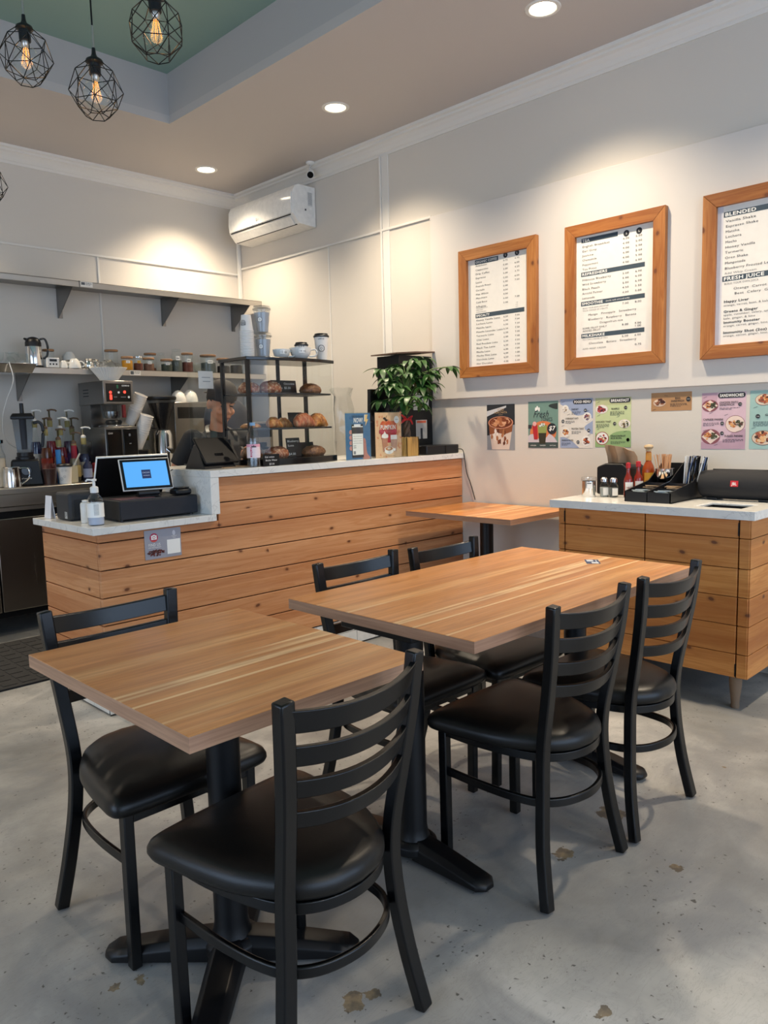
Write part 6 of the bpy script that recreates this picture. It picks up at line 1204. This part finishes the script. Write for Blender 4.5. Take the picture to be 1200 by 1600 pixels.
# tilted cup stacks
def tilt_stack(base, tip, n, r0, r1, h, label, grp):
    base, tip = Vector(base), Vector(tip); d = (tip-base).normalized(); q = d.to_track_quat('Z', 'Y'); c = MB().lathe(cup_prof(r0, r1, h), 'paper_cup', 20).build('paper_cup')
    for k in range(n):
        o = c if k == 0 else c.copy()
        if k: C.objects.link(o)
        o.rotation_mode = 'QUATERNION'; o.rotation_quaternion = q; o.location = base+d*(k*((tip-base).length-h)/max(1, n-1)); tag(o, label, 'paper cup', grp)
tilt_stack((2.655, 5.30, 1.33), (2.715, 5.22, 1.535), 8, .034, .046, .11, 'large paper cup nested in the upper leaning stack beside the coffee brewer', 'upper leaning stack of paper cups'); tilt_stack((2.665, 5.22, 1.16), (2.715, 5.15, 1.385), 9, .034, .046, .11, 'large paper cup nested in the lower leaning stack beside the coffee brewer', 'lower leaning stack of paper cups')
cst = thing('cup_rack', 'dark rack holding the leaning paper cup stacks beside the brewer', 'rack', (0, 0, 0)); MB().box((2.645, 5.20, ZB+.001), (2.735, 5.36, 1.14), 'black_plastic').build('box', cst, bevel=.004); MB().box((2.70, 5.33, 1.1405), (2.72, 5.35, 1.40), 'black_metal').build('upright', cst)
t = thing('scoop_bin', 'round black tub between the cup stacks and the bean grinder', 'tub', (2.762, 5.20, ZB)); MB().lathe([(.045, .0006), (.052, .12), (.04, .15), (0, .16)], 'black_plastic', 20).build('body', t)
g2 = thing('bean_grinder', 'chrome coffee grinder with a cone hopper full of dark beans', 'coffee grinder', (2.895, 5.26, ZB))
MB().lathe([(.075, .0006), (.078, .01), (.070, .05), (.068, .30), (.055, .335), (.04, .34)], 'chrome', 32).build('body', g2); MB().lathe([(.036, .341), (.036, .352), (.040, .362), (.100, .545), (.106, .560)], 'smoke', 32, cap=False).build('hopper', g2)
MB().lathe([(.030, .345), (.036, .364), (.094, .535), (0, .542)], 'dark_beans', 28).build('coffee_beans', g2); MB().lathe([(.108, .560), (.110, .563), (.110, .580), (.10, .586), (0, .586)], 'black_plastic', 32).build('hopper_lid', g2)
MB().box((-.09, -.012, .346), (-.045, .0, .354), 'black_plastic').build('dosing_lever', g2); MB().tube([(0, -.066, .20), (0, -.12, .18)], .018, 'chrome', 12).build('spout', g2)
t = thing('grey_appliance', 'grey boxy appliance with dark window on the back counter right of the bean grinder', 'appliance', (0, 0, 0)); MB().box((3.02, 5.30, ZB+.001), (3.42, 5.62, 1.49), 'steel_brush').build('housing', t, bevel=.006); MB().box((3.05, 5.295, 1.365), (3.36, 5.2995, 1.45), 'black_gloss').build('window', t)
t = thing('dark_machine', 'dark navy rounded machine seen behind the pastry case', 'machine', (3.12, 4.75, 0)); b = MB()
b.lathe([(.17, ZB), (.17, 1.36), (.155, 1.43), (.11, 1.475), (0, 1.49)], '#262b38', 28); b.v = [Vector((v.x, v.y*.7, v.z)) for v in b.v]; b.build('hood', t); MB().box((-.14, -.10, 0.001), (.14, .10, ZB-.002), 'steel_dark').build('pedestal', t, bevel=.004)
t = thing('espresso_machine', 'silver and black espresso machine in the corner behind the pastry case', 'espresso machine', (0, 0, 0)); MB().box((3.45, 5.22, ZB+.001), (3.88, 5.60, 1.33), 'steel_brush').build('housing', t, bevel=.01); MB().box((3.47, 5.214, 1.20), (3.86, 5.2195, 1.31), 'black_gloss').build('panel', t)
for x in (3.56, 3.74): MB().lathe([(.03, 1.10), (.035, 1.12), (.035, 1.16)], 'black_plastic', 16, (x, 5.18, 0)).build('group_head', t); MB().tube([(x, 5.16, 1.12), (x, 5.04, 1.10)], .011, 'black_plastic', 10).build('portafilter', t)
# hanging white bowls / wrapped lids behind the person
for i, (x, y, z, r) in enumerate(((3.12, 5.20, 1.4915, .058), (3.22, 5.17, 1.4915, .062))):
    o = MB().lathe([(r, 0.0005), (r, r*.4), (r*.8, r*1.1), (r*.4, r*1.5), (0, r*1.6)], 'porcelain', 20).build('white_bowl'); o.location = (x, 5.40, z-.0005); tag(o, ('upside-down white bowl on the grey appliance, left one', 'upside-down white bowl on the grey appliance, beside the paper note')[i], 'bowl')
# clear acrylic sneeze guard with taped note
sg = thing('acrylic_guard', 'clear acrylic guard panel with a handwritten note taped on, behind the raised bar', 'sneeze guard', (0, 0, 0))
MB().box((2.235, 3.76, ZT+.001), (2.405, 3.765, 1.685), 'glass').build('panel', sg); MB().box((2.22, 3.70, ZT+.0008), (2.25, 3.82, ZT+.012), 'plast').build('foot', sg)
b = MB().frame((2.300, 3.758, 1.505), (1, 0, 0), (0, 0, 1)); b.rect(0, 0, .094, .096, 'paper', 0); [b.rect(.022+.005*(k % 2), .060-.022*k, .075, .063-.022*k, 'grey_ink', .0004) for k in range(2)]; b.build('paper_note', sg, smooth=0)

# ------------------------------------------------------------------ barista behind the bar
def remesh(o, vox, sm=2):
    r = o.modifiers.new('r', 'REMESH'); r.mode = 'VOXEL'; r.voxel_size = vox; r.use_smooth_shade = True
    if sm: s = o.modifiers.new('sm', 'SMOOTH'); s.factor = .5; s.iterations = sm
plain('skin', '#b07a5c', .5, noise=.05); plain('shirt_black', '#17181b', .8, noise=.1); plain('apron', '#3b3a39', .8, noise=.08); plain('cap_dark', '#2b2726', .8, noise=.12); plain('hair', '#171110', .5); plain('trousers', '#22252d', .8)
pe = thing('person', 'person in a dark backward cap, black short-sleeved shirt and grey apron working behind the bar', 'person', (2.66, 4.16, 0), math.radians(-14))
hr_ = Matrix.Translation((0.005, -.085, 1.425)) @ Matrix.Rotation(math.radians(7), 4, 'Z') @ Matrix.Rotation(math.radians(20), 4, 'X')   # head, tilted down
b = MB()
b.tube([(0, .01, .86), (0, 0, .98), (0, -.01, 1.08), (0, -.015, 1.18), (0, -.015, 1.25)], [.135, .115, .125, .130, .07], 'skin', 18)
b.v = [Vector((v.x*1.18, v.y*.82, v.z)) for v in b.v]
for s in (-1, 1):
    b.ball((s*.165, -.01, 1.225), .055, 'skin')
    if s < 0: el, wr, hd, fd = Vector((-.265, .03, 1.02)), Vector((-.17, -.20, .985)), Vector((-.13, -.255, .975)), Vector((.55, -.80, -.25))
    else: el, wr, hd, fd = Vector((.27, -.06, 1.03)), Vector((.10, -.27, 1.135)), Vector((.055, -.335, 1.155)), Vector((-.45, -.87, .12))
    sh = Vector((s*.175, -.01, 1.215)); b.tube([sh, (sh+el)/2, el], [.050, .047, .040], 'skin', 12); b.ball(el, .040, 'skin'); b.tube([el, (el*.6+wr*.4), wr], [.040, .040, .027], 'skin', 12)
    fd.normalize(); sd = fd.cross(Vector((0, 0, 1))).normalized(); up = sd.cross(fd); pal = wr+fd*.045
    b.tube([wr, wr+fd*.03, wr+fd*.075], [.025, .034, .033], 'skin', 12)
    for k, (o_, l_) in enumerate(((-.030, .062), (-.010, .075), (.010, .070), (.030, .055))):
        p0_ = wr+fd*.075+sd*o_*.95; b.tube([p0_-fd*.02, p0_+fd*l_*.45-up*.004, p0_+fd*l_*.8-up*.022, p0_+fd*l_*.95-up*.040], [.0092, .0088, .008, .0068], 'skin', 8)
    th_ = wr+fd*.03-sd*.028*s*1.0; b.tube([th_, th_+fd*.03-sd*.025*s-up*.008, th_+fd*.058-sd*.028*s-up*.020], [.012, .0105, .0085], 'skin', 8)
    b.tube([(s*.085, .01, .90), (s*.095, 0, .68), (s*.095, 0, .46)], [.088, .075, .055], 'skin', 14); b.tube([(s*.095, 0, .46), (s*.097, .012, .32), (s*.095, .015, .08)], [.055, .050, .035], 'skin', 14); b.tube([(s*.095, .03, .035), (s*.10, -.05, .03), (s*.105, -.13, .022)], [.034, .035, .022], 'skin', 12)
b.tube([(0, -.01, 1.24), (0, -.04, 1.31), (0, -.06, 1.38)], [.060, .052, .052], 'skin', 16)
b.X = hr_; b.ball((0, .015, .035), (.074, .092, .095), 'skin', 20); b.ball((0, -.025, -.03), (.060, .062, .075), 'skin', 18); b.ball((0, -.052, -.075), (.030, .028, .026), 'skin')
b.tube([(0, -.082, .030), (0, -.098, .000), (0, -.108, -.018)], [.009, .011, .014], 'skin', 8); 
for s in (-1, 1): b.ball((s*.013, -.096, -.020), (.010, .011, .009), 'skin', 8); b.ball((s*.077, .012, .0), (.012, .020, .032), 'skin', 10); b.ball((s*.036, -.066, -.02), (.026, .024, .022), 'skin', 10); b.ball((s*.030, -.078, .034), (.024, .012, .008), 'skin', 8)
b.ball((0, -.086, -.047), (.024, .013, .007), 'skin', 8); b.ball((0, -.084, -.058), (.020, .013, .007), 'skin', 8)
body = b.build('body', pe, smooth=80); remesh(body, .0065, 2)
b = MB(); b.X = hr_
for s in (-1, 1): b.ball((s*.030, -.080, .018), (.013, .008, .0055), '#1c1512', 8); b.tube([(s*.014, -.090, .040), (s*.030, -.092, .045), (s*.048, -.082, .040)], .0035, 'hair', 6)
b.tube([(-.022, -.098, -.0525), (0, -.102, -.053), (.022, -.098, -.0525)], .0028, '#6e3a32', 6); b.build('facial_features', body)
b = MB(); b.X = hr_; b.ball((0, .028, .045), (.080, .092, .092), 'hair', 18); b.ball((0, .085, .0), (.05, .04, .05), 'hair', 12); ho = b.build('hair', body)
b = MB(); b.X = hr_; n = 22
b.lathe([(.089, .045), (.092, .060), (.090, .095), (.075, .130), (.045, .150), (0, .157)], 'cap_dark', n); b.v = [v if 0 else v for v in b.v]
b.X = hr_ @ Matrix.Translation((0, .075, .055)) @ Matrix.Rotation(math.radians(-14), 4, 'X'); b.prism([(-.070, 0), (.070, 0), (.066, .04), (.045, .070), (0, .082), (-.045, .070), (-.066, .04)], -.002, .003, 'cap_dark'); b.build('cap', body, smooth=50)
b = MB(); b.tube([(0, .01, .88), (0, 0, .98), (0, -.01, 1.08), (0, -.015, 1.18), (0, -.012, 1.235), (0, -.015, 1.275)], [.146, .130, .138, .142, .105, .066], 'shirt_black', 20); b.v = [Vector((v.x*1.18, v.y*.86, v.z)) for v in b.v]
for s in (-1, 1):
    el = Vector((-.265, .03, 1.02)) if s < 0 else Vector((.27, -.06, 1.03)); sh = Vector((s*.160, -.01, 1.222)); b.ball(sh, .064, 'shirt_black'); b.tube([sh, sh.lerp(el, .45), sh.lerp(el, .80)], [.064, .064, .060], 'shirt_black', 14)
sh_ = b.build('shirt', body, smooth=80); remesh(sh_, .009, 3)
b = MB(); vs = []; fs = []; n = 12
for j, (z, w_, d_) in enumerate(((.50, .17, .150), (.80, .175, .148), (.95, .165, .140), (1.10, .12, .142), (1.21, .085, .140))):
    for k in range(n+1): u = -1+2*k/n; vs.append((w_*u, -d_*math.cos(u*1.1)*.98-.012, z))
for j in range(4):
    for k in range(n): fs.append((j*(n+1)+k, j*(n+1)+k+1, (j+1)*(n+1)+k+1, (j+1)*(n+1)+k))
b.add(vs, fs, 'apron'); ap = b.build('apron', body, solid=.006, smooth=60)
b = MB(); b.tube(bez([(-.085, -.10, 1.20), (-.085, -.075, 1.26), (-.05, .03, 1.30), (0, .06, 1.305), (.05, .03, 1.30), (.085, -.075, 1.26), (.085, -.10, 1.20)], 6), 0, 'black_matte', sec=(.022, .005)); b.build('apron_strap', ap)
b = MB()
for s in (-1, 1): b.tube([(s*.08, .01, .92), (s*.095, 0, .68), (s*.096, .004, .46), (s*.097, .014, .30), (s*.096, .015, .09)], [.100, .086, .070, .064, .058], 'trousers', 16)
tr_ = b.build('trousers', body, smooth=80); remesh(tr_, .012, 2)
b = MB(); [b.tube([(s*.095, .045, .045), (s*.10, -.05, .042), (s*.105, -.14, .032)], [.043, .045, .030], 'black_matte', 14) for s in (-1, 1)]; b.build('shoes', body)
for o in (body, ho, sh_, ap, tr_): pass
tg = MB(); tg.tube([(0, 0, 0), (.0, -.10, .012), (0, -.20, .0)], 0, 'chrome', sec=(.012, .002)); tg.tube([(0, 0, 0), (.0, -.10, -.008), (0, -.20, -.004)], 0, 'chrome', sec=(.012, .002)); o = tg.build('serving_tongs', smooth=0); o.location = (2.60, 3.83, 1.165); o.rotation_euler = (0, 0, -.5); tag(o, 'steel tongs held by the person behind the pastry case', 'tongs')
